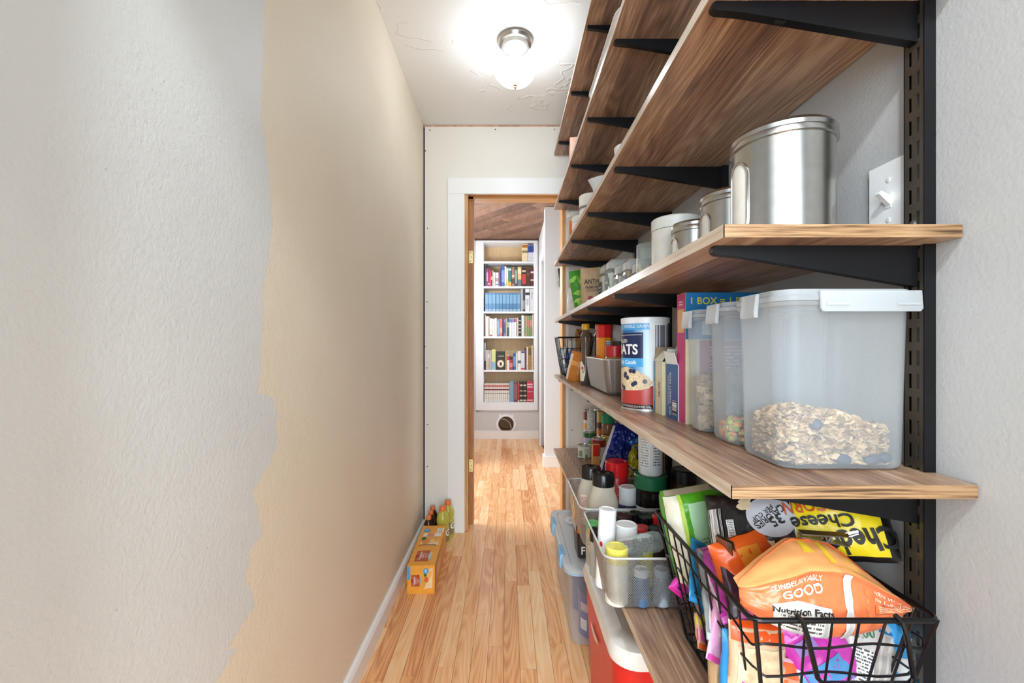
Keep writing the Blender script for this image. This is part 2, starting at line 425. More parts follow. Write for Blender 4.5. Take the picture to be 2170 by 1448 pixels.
def left_wall_mat():
    m, nt, b = newmat('half_painted_plaster')
    g = nt.nodes.new('ShaderNodeNewGeometry'); pos = g.outputs['Position']
    s = nt.nodes.new('ShaderNodeSeparateXYZ'); nt.links.new(pos, s.inputs[0])
    px = [(562, -60), (562, 0), (555, 200), (560, 300), (573, 380), (578, 480), (571, 545), (557, 610), (556, 700), (552, 790), (548, 836), (577, 838.5), (586, 868), (592, 893),
          (583, 898), (590, 944), (573, 980), (550, 1020), (534, 1046), (549, 1073), (557, 1137), (540, 1152), (527, 1168), (530, 1198), (516, 1230), (531, 1234), (541, 1284), (516, 1319),
          (521, 1348), (498, 1372), (472, 1396), (458, 1448), (430, 1500)]
    pts = []
    for x, y in px:
        yy = 0.51 * F / (CX - x); pts.append((CZ - (y - CY) / F * yy, yy))
    pts = sorted([(0.0, 0.62)] + pts + [(2.44, 0.94)])
    fc = nt.nodes.new('ShaderNodeFloatCurve'); cv = fc.mapping.curves[0]
    cv.points[0].location = (0, pts[0][1]); cv.points[1].location = (1, pts[-1][1])
    for z, yy in pts[1:-1]: cv.points.new(z / 2.44, yy)
    for p in cv.points: p.handle_type = 'VECTOR'
    fc.mapping.update()
    nt.links.new(math_node(nt, 'DIVIDE', s.outputs[2], 2.44), fc.inputs['Value'])
    # brush marks: streaks running along z at the edge
    st = noise_node(nt, mapping(nt, pos, (1, 130, 9)), 1.0, 3)
    st2 = noise_node(nt, pos, 60, 3)
    edge = math_node(nt, 'ADD', fc.outputs[0], math_node(nt, 'MULTIPLY', math_node(nt, 'SUBTRACT', st2, 0.5), 0.012))
    d = math_node(nt, 'SUBTRACT', edge, s.outputs[1])
    dd = math_node(nt, 'ADD', d, math_node(nt, 'MULTIPLY', math_node(nt, 'SUBTRACT', st, 0.5), 0.020))
    mr = nt.nodes.new('ShaderNodeMapRange'); mr.inputs['From Min'].default_value = -0.001; mr.inputs['From Max'].default_value = 0.005
    nt.links.new(dd, mr.inputs['Value'])
    n = noise_node(nt, pos, 2.0, 3)
    white = ramp(nt, n, [(0.3, '#d8d9d7'), (0.7, '#e1e2e0')]); beige = ramp(nt, n, [(0.3, '#e8dac2'), (0.7, '#eee2ce')])
    # nicks and pin-holes in the old coat
    vo = nt.nodes.new('ShaderNodeTexVoronoi'); vo.inputs['Scale'].default_value = 26; nt.links.new(pos, vo.inputs['Vector'])
    spot = math_node(nt, 'LESS_THAN', vo.outputs['Distance'], 0.045)
    gate = math_node(nt, 'GREATER_THAN', noise_node(nt, pos, 3.1, 2), 0.56)
    spot = math_node(nt, 'MULTIPLY', math_node(nt, 'MULTIPLY', spot, gate), 0.35)
    col = mixc(nt, mr.outputs['Result'], beige, white)
    nt.links.new(mixc(nt, spot, col, hexc('#8d8272')), b.inputs['Base Color'])
    nt.links.new(math_node(nt, 'SUBTRACT', 0.55, math_node(nt, 'MULTIPLY', mr.outputs['Result'], 0.1)), b.inputs['Roughness'])
    h = math_node(nt, 'ADD', noise_node(nt, pos, 150, 3), math_node(nt, 'MULTIPLY', noise_node(nt, pos, 24, 4), 0.7))
    h = math_node(nt, 'ADD', h, math_node(nt, 'MULTIPLY', mr.outputs['Result'], 0.12))
    bump_to(nt, b, h, 0.32, 0.004)
    return m

def ceiling_mat():
    m, nt, b = newmat('trowelled_ceiling')
    g = nt.nodes.new('ShaderNodeNewGeometry'); pos = g.outputs['Position']
    wv = nt.nodes.new('ShaderNodeTexNoise'); wv.inputs['Scale'].default_value = 5; nt.links.new(pos, wv.inputs['Vector'])
    vec = mixc(nt, 0.25, pos, wv.outputs['Color'])
    vo = nt.nodes.new('ShaderNodeTexVoronoi'); vo.feature = 'DISTANCE_TO_EDGE'; vo.inputs['Scale'].default_value = 3.6; nt.links.new(vec, vo.inputs['Vector'])
    ridge = nt.nodes.new('ShaderNodeMapRange'); ridge.inputs['From Max'].default_value = 0.02; ridge.inputs['To Min'].default_value = 1; ridge.inputs['To Max'].default_value = 0
    nt.links.new(vo.outputs['Distance'], ridge.inputs['Value'])
    gate = math_node(nt, 'GREATER_THAN', noise_node(nt, pos, 5, 3), 0.52)
    rd = math_node(nt, 'MULTIPLY', ridge.outputs['Result'], gate)
    b.inputs['Base Color'].default_value = hexc('#e9e8e6'); b.inputs['Roughness'].default_value = 0.5
    h = math_node(nt, 'ADD', math_node(nt, 'MULTIPLY', rd, 1.2), math_node(nt, 'MULTIPLY', noise_node(nt, pos, 9, 4), 0.8))
    bump_to(nt, b, h, 0.35, 0.006)
    return m

DRY = plaster('bare_drywall', '#ebe6de', 0.05, 60, 0.03, 0.8)
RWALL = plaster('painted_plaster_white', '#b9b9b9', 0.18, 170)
HWALL = plaster('hall_paint', '#e3e4e5', 0.08, 120)

# ------------------------------------------------------------------ room shell
H = 2.44; XL = -0.51; XR = 0.577
bm = bmesh.new(); quadbox(bm, XL - 0.1, XL, 0.05, D + 0.12, 0, H); struct('wall_left', bm, left_wall_mat())
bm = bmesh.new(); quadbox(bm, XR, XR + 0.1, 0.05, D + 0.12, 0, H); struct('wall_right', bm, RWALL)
bm = bmesh.new()
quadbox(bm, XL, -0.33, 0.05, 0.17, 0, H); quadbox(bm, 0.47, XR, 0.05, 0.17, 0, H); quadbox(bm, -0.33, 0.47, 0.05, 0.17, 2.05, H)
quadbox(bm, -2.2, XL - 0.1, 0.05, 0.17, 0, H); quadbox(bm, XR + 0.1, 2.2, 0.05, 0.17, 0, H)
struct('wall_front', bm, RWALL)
bm = bmesh.new(); quadbox(bm, -2.2, 2.2, -2.2, D + 0.12, H, H + 0.1); struct('ceiling', bm, ceiling_mat())
# end wall: framing with a separate sheet of drywall in front (open joint at left and top)
OX0, OX1, OZ = -0.26, 0.345, 2.046
bm = bmesh.new()
y0, y1 = D + 0.013, D + 0.12
quadbox(bm, XL, OX0, y0, y1, 0, H); quadbox(bm, OX1, XR, y0, y1, 0, H); quadbox(bm, OX0, OX1, y0, y1, OZ, H)
quadbox(bm, XL - 1.4, XL - 0.1, y0, y1, 0, H); quadbox(bm, XR + 0.1, XR + 1.3, y0, y1, 0, H)
wb = struct('wall_back', bm, M('#8a6a4c', 0.8))
bm = bmesh.new()
zt = 2.431; xa = XL + 0.009
for q in ((xa, OX0, 0.0, zt), (OX1, XR, 0.0, zt), (OX0, OX1, OZ, zt)): quadbox(bm, q[0], q[1], D, D + 0.0125, q[2], q[3])
dw = fin(bm, 'drywall_panel', DRY, wb, smooth=0)
bm = bmesh.new(); quadbox(bm, XL + 0.001, xa, D + 0.008, D + 0.0128, 0.0, 2.43); fin(bm, 'joint_shadow_strip', M('#2c2824', 0.9), wb, smooth=0)
bm = bmesh.new(); quadbox(bm, XL + 0.001, XR - 0.001, D + 0.003, D + 0.0128, 2.4312, 2.4395); fin(bm, 'insulation_strip', M('#cf9a80', 0.8, var=0.3, sc_=40), wb, smooth=0)
scr = None
for px, py in ((911, 276), (1049.5, 274.5), (1175, 274.5), (901.5, 320), (906, 484), (906, 900), (905.5, 989), (905, 640), (905, 780), (1212, 912), (900.5, 735)):
    p = P(px, py, D)
    if scr is None:
        bm = bmesh.new(); lathe(bm, [(0.0001, -0.0016), (0.0035, -0.0012), (0.0035, 0)], seg=10); me_o = fin(bm, 'screw_head', M('#2a2826', 0.5, 0.6), wb); scr = me_o
    else:
        me_o = scr.copy(); COL.objects.link(me_o)
    me_o.rotation_euler = (-PI / 2, 0, 0); me_o.location = (p.x, D - 0.0002, p.z)
# baseboards
bm = bmesh.new(); prism(bm, [(XL, 0), (XL + 0.018, 0), (XL + 0.018, 0.06), (XL + 0.012, 0.072), (XL, 0.072)], 'Y', 0.17, D); struct('baseboard_left', bm, TRIM)
bm = bmesh.new(); quadbox(bm, XR - 0.015, XR, 0.17, D, 0, 0.07); struct('baseboard_right', bm, TRIM)

# doorway 1: white casing, raw pine jamb, stop and brass hinges
dr = bpy.data.objects.new('door_1', None); COL.objects.link(dr); dr['kind'] = 'structure'
bm = bmesh.new(); quadbox(bm, -0.36, -0.262, D - 0.019, D - 0.0005, 0, 2.022); fin(bm, 'casing', TRIM, dr, bevel=0.001)
bm = bmesh.new(); quadbox(bm, -0.36, 0.362, D - 0.019, D - 0.0005, 2.0225, 2.116); fin(bm, 'casing', TRIM, dr, bevel=0.001)
bm = bmesh.new(); quadbox(bm, 0.347, 0.362, D - 0.010, D - 0.0005, 0, 2.022); fin(bm, 'casing', TRIM, dr, bevel=0.001)
bm = bmesh.new(); quadbox(bm, OX0, OX0 + 0.018, D - 0.001, D + 0.124, 0.004, OZ - 0.02); fin(bm, 'jamb', PINE, dr, bevel=0.0008)
bm = bmesh.new(); quadbox(bm, OX1 - 0.020, OX1, D - 0.001, D + 0.124, 0.004, OZ - 0.02); fin(bm, 'jamb', PINE, dr, bevel=0.0008)
PINEX = wood_mat('raw_pine_head', [(0.2, '#a9713f'), (0.45, '#c8935a'), (0.6, '#d8a870'), (0.8, '#e6c08c')], 'X', 0.5, bump=0.1)
bm = bmesh.new(); quadbox(bm, OX0, OX1, D - 0.001, D + 0.124, OZ - 0.0195, OZ); fin(bm, 'head_jamb', PINEX, dr, bevel=0.0008)
bm = bmesh.new(); quadbox(bm, OX0 + 0.0185, OX0 + 0.046, D + 0.05, D + 0.124, 0.02, OZ - 0.02); fin(bm, 'door_stop', wood_mat('pine_stop', [(0.2, '#8a5530'), (0.45, '#a86f42'), (0.6, '#bd8552'), (0.8, '#cf9c68')], 'Z', 0.5, bump=0.1), dr, bevel=0.001)
bm = bmesh.new(); quadbox(bm, OX0 + 0.0185, OX1 - 0.0205, D + 0.05, D + 0.124, OZ - 0.032, OZ - 0.0198); fin(bm, 'door_stop', PINEX, dr, bevel=0.001)
BRASS = M('#d9c68c', 0.3, 0.9)
for py in (545, 987):
    z = CZ - (py - CY) / F * (D + 0.05)
    bm = bmesh.new(); quadbox(bm, OX0 + 0.020, OX0 + 0.0445, D + 0.0475, D + 0.0498, z - 0.038, z + 0.038)
    hg = fin(bm, 'hinge', BRASS, dr, bevel=0.0008)
    for k, dx in ((-1, 0.029), (0, 0.035), (1, 0.029)):
        bm = bmesh.new(); lathe(bm, [(0.003, 0), (0.003, 0.0012)], seg=8); s = fin(bm, 'hinge_screw', M('#3a3428', 0.5, 0.5), hg)
        s.rotation_euler = (PI / 2, 0, 0); s.location = (OX0 + dx, D + 0.0476, z + k * 0.026)

# room beyond and its hall
Y2 = 4.03; YB = 5.26
bm = bmesh.new(); quadbox(bm, 0.338, 1.9, Y2, Y2 + 0.11, 0, 2.39); struct('wall_right.001', bm, HWALL)
bm = bmesh.new(); quadbox(bm, 0.322, 0.338, Y2 - 0.0, Y2 + 0.11, 0, 0.10); quadbox(bm, 0.322, 1.9, Y2 - 0.015, Y2, 0, 0.10); struct('baseboard_right.001', bm, TRIM, bevel=0.001)
bm = bmesh.new(); quadbox(bm, 0.365, 0.47, 4.90, YB + 0.3, 0, 2.39); quadbox(bm, 0.365, 0.47, Y2 + 0.11, 4.90, 2.05, 2.39); struct('wall_hall_right', bm, HWALL)
bm = bmesh.new(); quadbox(bm, 0.405, 0.47, Y2 + 0.11, 4.90, 0.0, 2.05); struct('door_2', bm, M('#eef0f4', 0.4, var=0.03))
bm = bmesh.new(); quadbox(bm, 0.348, 0.365, 4.86, 4.96, 0, 2.04); quadbox(bm, 0.348, 0.365, Y2 + 0.112, 4.96, 2.04, 2.115); struct('trim_1', bm, TRIM, bevel=0.001)
bm = bmesh.new(); quadbox(bm, -1.9, -0.50, Y2, Y2 + 0.11, 0, 2.39); quadbox(bm, -0.72, -0.62, Y2 + 0.11, YB + 0.3, 0, 2.39); struct('wall_hall_left', bm, HWALL)
# ceiling of diagonal boards
bm = bmesh.new(); quadbox(bm, -1.9, 1.9, D + 0.12, YB + 0.3, 2.40, 2.44); ce = struct('ceiling.001', bm, M('#3a2a20', 0.7))
def clip(poly, ax, lim, keep_less):
    out = []
    for i, p in enumerate(poly):
        q = poly[(i + 1) % len(poly)]; a = (p[ax] <= lim) == keep_less; b_ = (q[ax] <= lim) == keep_less
        if a: out.append(p)
        if a != b_:
            t = (lim - p[ax]) / (q[ax] - p[ax]); out.append(tuple(p[k] + t * (q[k] - p[k]) for k in (0, 1)))
    return out
dv = Vector((0.680, -0.733)); nv = Vector((0.733, 0.680)); bw = 0.118; c0 = Vector((0, 4.2))
for i in range(-13, 14):
    t0 = random.uniform(-2.6, -1.6)
    while t0 < 2.4:
        t1 = t0 + random.uniform(0.9, 1.6)
        cor = []
        for a, t in ((0.001, t0 + 0.001), (bw - 0.001, t0 + 0.001), (bw - 0.001, t1 - 0.001), (0.001, t1 - 0.001)):
            p = c0 + nv * (i * bw + a) + dv * t; cor.append((p.x, p.y))
        for ax, lim, kl in ((0, -0.62, False), (0, 1.0, True), (1, D + 0.125, False), (1, YB - 0.001, True)):
            cor = clip(cor, ax, lim, kl) if len(cor) > 2 else []
        if len(cor) > 2 and max(p[0] for p in cor) - min(p[0] for p in cor) > 0.01:
            bm = bmesh.new(); cx_, cy_ = sum(p[0] for p in cor) / len(cor), sum(p[1] for p in cor) / len(cor)
            ang = math.atan2(nv.x * 1.0, nv.y) if False else 0
            prism(bm, [(p[0], p[1]) for p in cor], 'Z', 2.3905 + random.uniform(0, 0.003), 2.40)
            fin(bm, 'plank', CEILW, ce, smooth=0)
        t0 = t1
bm = bmesh.new(); quadbox(bm, -0.40, 0.364, YB - 0.02, YB - 0.001, 2.372, 2.3895); struct('trim_2', bm, M('#4a382e', 0.5))

# floor: sub-floor with oak strips
bm = bmesh.new(); quadbox(bm, -2.2, 2.2, -2.2, YB + 0.6, -0.06, -0.0145); fl = struct('floor', bm, M('#6b4a30', 0.6))
pw = 0.0572; plank = None
bm = bmesh.new(); quadbox(bm, -0.5, 0.5, -0.5, 0.5, -0.014, 0.0)
pm_ = fin(bm, 'plank', OAK, fl, smooth=0)
first = True
for i in range(-17, 18):
    x = 0.012 + i * pw
    ya = 0.9 if -0.51 - pw / 2 < x < 0.577 + pw / 2 else D + 0.13
    yend = YB + 0.02 if -0.63 < x < 0.37 else Y2 + 0.0
    yy = ya - random.uniform(0, 0.5)
    while yy < yend:
        L = random.uniform(0.35, 1.05)
        if yend - (yy + L) < 0.2: L = yend - yy
        a, b_ = max(ya, yy), min(yend, yy + L)
        if b_ - a > 0.03:
            o = pm_ if first else pm_.copy()
            if not first: COL.objects.link(o)
            first = False
            o.location = (x, (a + b_) / 2, random.uniform(-0.0003, 0.0)); o.scale = (pw - 0.0011, b_ - a - 0.0012, 1)
        yy += L
bm = bmesh.new()
for i in range(-30, 31): quadbox(bm, 0.012 + (i - 0.5) * pw + 0.0005, 0.012 + (i + 0.5) * pw - 0.0005, -2.0, 0.898, -0.0142, -0.0002)
o = fin(bm, 'floor_boards', OAK, fl, smooth=0); o['kind'] = 'stuff'

# ------------------------------------------------------------------ bookcase and books
bc = thing('bookcase', 'white built-in bookcase with birch back at the end of the hall', 'bookcase', (0, YB, 0))
BX0, BX1, IX0, IX1 = -0.386, 0.351, -0.294, 0.3055
BCW = M('#eef1f6', 0.4, var=0.02)
bm = bmesh.new(); quadbox(bm, BX0, IX0, -0.019, 0.0, 0.342, 2.372); fin(bm, 'stile', BCW, bc, bevel=0.001)
bm = bmesh.new(); quadbox(bm, IX1, BX1, -0.019, 0.0, 0.342, 2.372); fin(bm, 'stile', BCW, bc, bevel=0.001)
bm = bmesh.new(); quadbox(bm, IX0, IX1, -0.019, 0.0, 2.349, 2.372); fin(bm, 'top_rail', BCW, bc, bevel=0.001)
bm = bmesh.new(); quadbox(bm, IX0, IX1, -0.019, 0.0, 0.342, 0.438); fin(bm, 'bottom_rail', BCW, bc, bevel=0.001)
bm = bmesh.new(); quadbox(bm, IX0 - 0.019, IX0 - 0.001, 0.0, 0.24, 0.40, 2.372); quadbox(bm, IX1 + 0.001, IX1 + 0.019, 0.0, 0.24, 0.40, 2.372); quadbox(bm, IX0, IX1, 0, 0.24, 2.350, 2.372)
fin(bm, 'cabinet_side', BCW, bc)
bm = bmesh.new(); quadbox(bm, IX0 - 0.02, IX1 + 0.02, 0.24, 0.252, 0.40, 2.372); fin(bm, 'back_panel', BIRCH, bc)['label'] = 'light birch back panel'
SHZ = [2.125, 1.828, 1.526, 1.226, 0.824, 0.438]
for z in SHZ:
    bm = bmesh.new(); quadbox(bm, IX0, IX1, -0.004 if z > 0.5 else 0.001, 0.239, z - 0.022, z); fin(bm, 'shelf', BCW, bc, bevel=0.001)
bm = bmesh.new()
quadbox(bm, -1.9, BX0 - 0.001, YB, YB + 0.3, 0, 2.39); quadbox(bm, BX1 + 0.001, 0.364, YB, YB + 0.3, 0, 2.39); quadbox(bm, BX0 - 0.001, BX1 + 0.001, YB, YB + 0.3, 2.373, 2.39)
hx, hz, hr = (1072.4 - CX) / F * YB, CZ - (899 - CY) / F * YB, 0.093
# wall below the bookcase with the round cat hole cut through
seg = 32; za, zb, xa_, xb_ = 0.0, 0.341, BX0 - 0.001, BX1 + 0.001
ring = []; outer = []
for i in range(seg):
    a = 2 * PI * i / seg; c, s = math.cos(a), math.sin(a); ring.append((hx + hr * c, hz + hr * s))
    t = min(((xb_ - hx) / c if c > 1e-6 else (xa_ - hx) / c if c < -1e-6 else 9), ((zb - hz) / s if s > 1e-6 else (za - hz) / s if s < -1e-6 else 9))
    outer.append((hx + t * c, hz + t * s))
for i in range(seg):
    j = (i + 1) % seg
    q = [ring[i], outer[i], outer[j], ring[j]]
    f0 = [bm.verts.new((p[0], YB, p[1])) for p in q]; bm.faces.new(f0)
    e = [bm.verts.new((p[0], YB + 0.012, p[1])) for p in (ring[i], ring[j])]; g = [bm.verts.new((p[0], YB, p[1])) for p in (ring[i], ring[j])]
    bm.faces.new((g[0], e[0], e[1], g[1]))
for cx_, cz_ in ((xa_, za), (xb_, za), (xa_, zb), (xb_, zb)):
    near = sorted(range(seg), key=lambda i: math.dist(outer[i], (cx_, cz_)))[:2]
    bm.faces.new([bm.verts.new((p[0], YB, p[1])) for p in (outer[near[0]], outer[near[1]], (cx_, cz_))])
quadbox(bm, xa_, xb_, YB + 0.0125, YB + 0.3, 0.3415, 0.398); quadbox(bm, -1.9, 0.47, YB + 0.301, YB + 0.32, 0, 2.39)  # unseen backing boxes added to block world light behind the bookcase
struct('wall_back.001', bm, plaster('hall_end_shaded', '#d2d3d5', 0.05, 120))  # hall wall colour darkened: shading put in so the cat door frame shows
bm = bmesh.new(); quadbox(bm, -0.62, 0.364, YB - 0.015, YB - 0.0005, 0, 0.097); struct('baseboard_back', bm, TRIM, bevel=0.001)
cat = thing('cat_door', 'white cat door with two pointed ears under the bookcase', 'cat door', (hx, YB - 0.001, hz))
pts = []
for i in range(41):
    a = -0.24 * PI + (1.48 * PI) * i / 40
    r = 0.118
    for c in (0.30 * PI, 0.70 * PI):
        d_ = abs(a - c)
        if d_ < 0.13: r = 0.118 + 0.042 * (1 - d_ / 0.13)
    pts.append((r * math.cos(a), r * math.sin(a)))
bm = bmesh.new(); inn = [(0.0925 * math.cos(-0.24 * PI + 1.48 * PI * i / 40), 0.0925 * math.sin(-0.24 * PI + 1.48 * PI * i / 40)) for i in range(41)]
for i in range(40):
    q = [pts[i], pts[i + 1], inn[i + 1], inn[i]]
    prism(bm, q, 'Y', -0.012, 0.0)
bmesh.ops.remove_doubles(bm, verts=bm.verts, dist=0.00005)
fin(bm, 'frame', M('#f2f4f8', 0.35), cat)
bm = bmesh.new()
lathe(bm, [(0.0915, 0), (0.0915, 0.2)], seg=32, cap0=False, cap1=True); tn = fin(bm, 'tunnel', M('#a98562', 0.7), cat); tn.rotation_euler = (-PI / 2, 0, 0); tn['label'] = 'brown tunnel lining'
bm = bmesh.new(); tube(bm, [(-0.048 + 0.108 * math.cos(a), 0.07, -0.058 + 0.108 * math.sin(a)) for a in [PI * 0.54 * i / 20 for i in range(21)]], 0.0075, 6)
fin(bm, 'inner_ring', M('#c9ccd6', 0.4), cat)['label'] = 'pale grey inner ring'

BK = {}
ORD = 'first second third fourth fifth sixth seventh eighth ninth tenth eleventh twelfth thirteenth fourteenth fifteenth sixteenth seventeenth eighteenth nineteenth twentieth'.split()
ROWN = ['top', 'second', 'third', 'fourth', 'fifth', 'bottom']
U = 0.1795 / 176.7
def book(row, x0, x1, top, base, h, desc, bands=(), ordinal=None, depth=0.15, tx=None, yoff=0.0):
    xa_ = (980 + x0 * 0.1795 - CX) / F * YB; xb2 = (980 + x1 * 0.1795 - CX) / F * YB
    wd = max(0.008, xb2 - xa_ - 0.0012); ht = (base - top) * U
    z = SHZ[row]; zoff = random.uniform(0, 0.012)
    lab = desc + (' book' if 'book' not in desc and 'volume' not in desc and 'box' not in desc else '')
    lab += (', %s along' % ordinal if ordinal else ' on') + " the bookcase's %s shelf" % ROWN[row]
    t = thing('book', lab, 'book', ((xa_ + xb2) / 2, YB + 0.012 + zoff + yoff, z + 0.0003), group="books on the bookcase's %s shelf" % ROWN[row])
    bm = bmesh.new(); w2 = wd / 2; c = min(0.0025, wd * 0.2)
    quadbox(bm, -w2, w2, 0, 0.002, 0, ht); quadbox(bm, -w2, -w2 + c * 0.6, 0.002, depth, 0, ht); quadbox(bm, w2 - c * 0.6, w2, 0.002, depth, 0, ht)
    fin(bm, 'cover', M(h, 0.5, var=0.1), t, smooth=0)
    bm = bmesh.new(); quadbox(bm, -w2 + c * 0.62, w2 - c * 0.62, 0.0022, depth - 0.004, 0.002, ht - 0.004); fin(bm, 'pages', M('#e9e2d2', 0.8), t, smooth=0)
    S = plane((0, 0, 0), (1, 0, 0), (0, 0, 1))
    for a, b_, hh in bands: patch(S, -w2 * 0.96, w2 * 0.96, a * ht, b_ * ht, M(hh, 0.5), t, 'spine_band', 1, 1, 0.0006)
    if tx: text(S, tx[0], 0, ht * tx[3], min(wd * 0.6, tx[1]), M(tx[2], 0.5), t, rot=-PI / 2, name='spine_title', off=0.0012)
    return t
def row(r, base, items):
    cnt = {}
    for it in items: cnt[it[4]] = cnt.get(it[4], 0) + 1
    for i, it in enumerate(items):
        x0, x1, top, h, desc = it[:5]; bands = it[5] if len(it) > 5 else (); tx = it[6] if len(it) > 6 else None
        book(r, x0, x1, top, base, h, desc, bands, ORD[i] if cnt[desc] > 1 else None, depth=random.uniform(0.13, 0.17), tx=tx)
row(0, 412, [(703, 771, 200, '#ead9ae', 'thick cream hardback with orange squares', ((0.78, 0.95, '#b5702a'), (0.5, 0.62, '#8a7a58'))),
             (775, 799, 210, '#e2e6ee', 'white paperback with navy top', ((0.55, 0.97, '#2c4a9a'),)), (800, 824, 210, '#e2e6ee', 'white paperback with navy top', ((0.55, 0.97, '#27439a'),)), (825, 847, 210, '#dfe3ee', 'white paperback with navy top', ((0.55, 0.97, '#2c4a9a'),))])
row(1, 708, [(265, 280, 445, '#3b4252', 'slim tall slate'), (281, 303, 498, '#8a3a86', 'purple paperback', ((0.3, 0.8, '#c48ac0'),)), (305, 320, 500, '#a32f5e', 'raspberry paperback', ((0.1, 0.2, '#f0d8e0'),)),
             (321, 335, 518, '#d94a4a', 'bright red slim'), (336, 352, 518, '#45423e', 'charcoal slim', ((0.4, 0.6, '#bdb6a6'),)), (353, 365, 520, '#cfc6b6', 'beige slim'), (366, 386, 542, '#ece8de', 'short ivory', ((0.2, 0.7, '#cfc7b8'),)),
             (388, 426, 542, '#dcdcd6', 'short grey-white', ((0.35, 0.6, '#9a9a94'), (0.1, 0.2, '#5f8a8a'))), (427, 445, 542, '#8b4a90', 'short violet'), (446, 459, 468, '#3a4a88', 'narrow navy'),
             (460, 497, 466, '#3f62a8', 'wide cobalt blue', ((0.2, 0.8, '#7d9cd0'),)), (498, 518, 470, '#e8eaf0', 'tall white', ((0.05, 0.12, '#8aa0c0'),)), (520, 540, 490, '#dfe2d8', 'white book with yellow lower spine', ((0.02, 0.42, '#e6de4e'),)),
             (541, 578, 480, '#2f7a78', 'teal book with orange base', ((0.02, 0.24, '#e0a050'), (0.82, 0.93, '#c8dcd8'))), (582, 615, 480, '#a07a66', 'dusty brown', ((0.15, 0.4, '#5a4038'), (0.5, 0.6, '#d8c4b0'))), (618, 648, 478, '#2f4a48', 'dark green', ((0.15, 0.85, '#86a09a'),)),
             (652, 696, 476, '#d9b97a', 'sandy gold', ((0.02, 0.35, '#6a7080'), (0.65, 0.9, '#f0dca8'))), (700, 751, 482, '#33211d', 'dark book with red lower spine', ((0.12, 0.64, '#b83a38'), (0.75, 0.85, '#c8b8a8'))), (753, 800, 490, '#4a2e22', 'plain dark brown', ((0.6, 0.75, '#6a4634'),)), (803, 845, 485, '#5a2530', 'maroon', ((0.7, 0.8, '#d8c0b8'), (0.3, 0.38, '#d8c0b8')))])
blue = [(265, 302), (304, 346), (348, 391), (394, 435), (438, 470), (473, 514), (516, 553), (556, 596), (598, 642), (645, 684)]
row(2, 1003, [(a, b_, 780, random.choice(['#4a7ba6', '#457399', '#5282ac']), 'blue matched encyclopedia volume', ((0.42, 0.9, '#6f9cbf'), (0.06, 0.1, '#cfdde8'))) for a, b_ in blue] +
    [(690, 700, 735, '#b8bac0', 'slim pale grey'), (702, 711, 735, '#d8d8dc', 'slim off-white'), (712, 739, 740, '#3f4048', 'dark grey', ((0.1, 0.5, '#8a8c94'),)), (742, 793, 735, '#d9dbe0', 'wide silver-white', ((0.72, 0.84, '#2a2b30'),), ('SERIES', 0.05, '#3a3c44', 0.42)), (797, 847, 735, '#d3d3d6', 'wide pale grey', (), ('Stones', 0.035, '#4a4a50', 0.7))])
row(3, 1300, [(260, 272, 1035, '#b89a98', 'slim mauve'), (273, 301, 1060, '#e0ded6', 'chalk white'), (303, 320, 1062, '#c4c2b8', 'stone grey'), (322, 350, 1085, '#f0ece4', 'ivory book with red foot', ((0.02, 0.1, '#c83a3a'),), ('LIFE', 0.02, '#b03838', 0.35)),
              (352, 379, 1090, '#ece6dc', 'plain ivory'), (380, 405, 1082, '#efe2d2', 'cream'), (407, 435, 1092, '#5f8fb8', 'sky blue', ((0.1, 0.9, '#86add0'),)), (437, 470, 1092, '#e0706a', 'coral red', ((0.2, 0.5, '#eaa8a0'),)), (474, 489, 1090, '#3a4a68', 'slim navy'),
              (490, 508, 1095, '#7a8ab0', 'slim grey-blue', ((0.2, 0.8, '#4a5a80'),)), (510, 525, 1085, '#b8a890', 'slim tan'), (527, 550, 1085, '#4a5a5a', 'dark slate', ((0.5, 0.8, '#a8b4a0'),)), (552, 583, 1085, '#e4e8f0', 'white book with blue cap', ((0.78, 0.97, '#4a78b8'),)), (585, 609, 1085, '#dfe3ee', 'white book with lilac cap', ((0.78, 0.97, '#8a7ab0'),)),
              (610, 636, 1085, '#e2e5ea', 'white book with mauve cap', ((0.8, 0.97, '#a04a7a'),)), (640, 662, 1078, '#c8bfae', 'oatmeal'), (664, 694, 1074, '#26262a', 'black book with pale checks', ((0.2, 0.25, '#c8c0b0'), (0.4, 0.45, '#c8c0b0'), (0.6, 0.65, '#c8c0b0'), (0.8, 0.85, '#c8c0b0'))), (697, 726, 1050, '#dcdcd8', 'tall white'), (728, 745, 1055, '#86a47c', 'sage green'),
              (746, 770, 1055, '#c88a70', 'terracotta', ((0.2, 0.5, '#86a06a'),)), (772, 795, 1055, '#7a9a5a', 'leaf green', ((0.4, 0.8, '#c07a6a'),)), (797, 822, 1055, '#8a8f70', 'olive', ((0.5, 0.8, '#c8a080'),)), (825, 838, 1040, '#d8cdb8', 'slim sand')])
B5 = 468
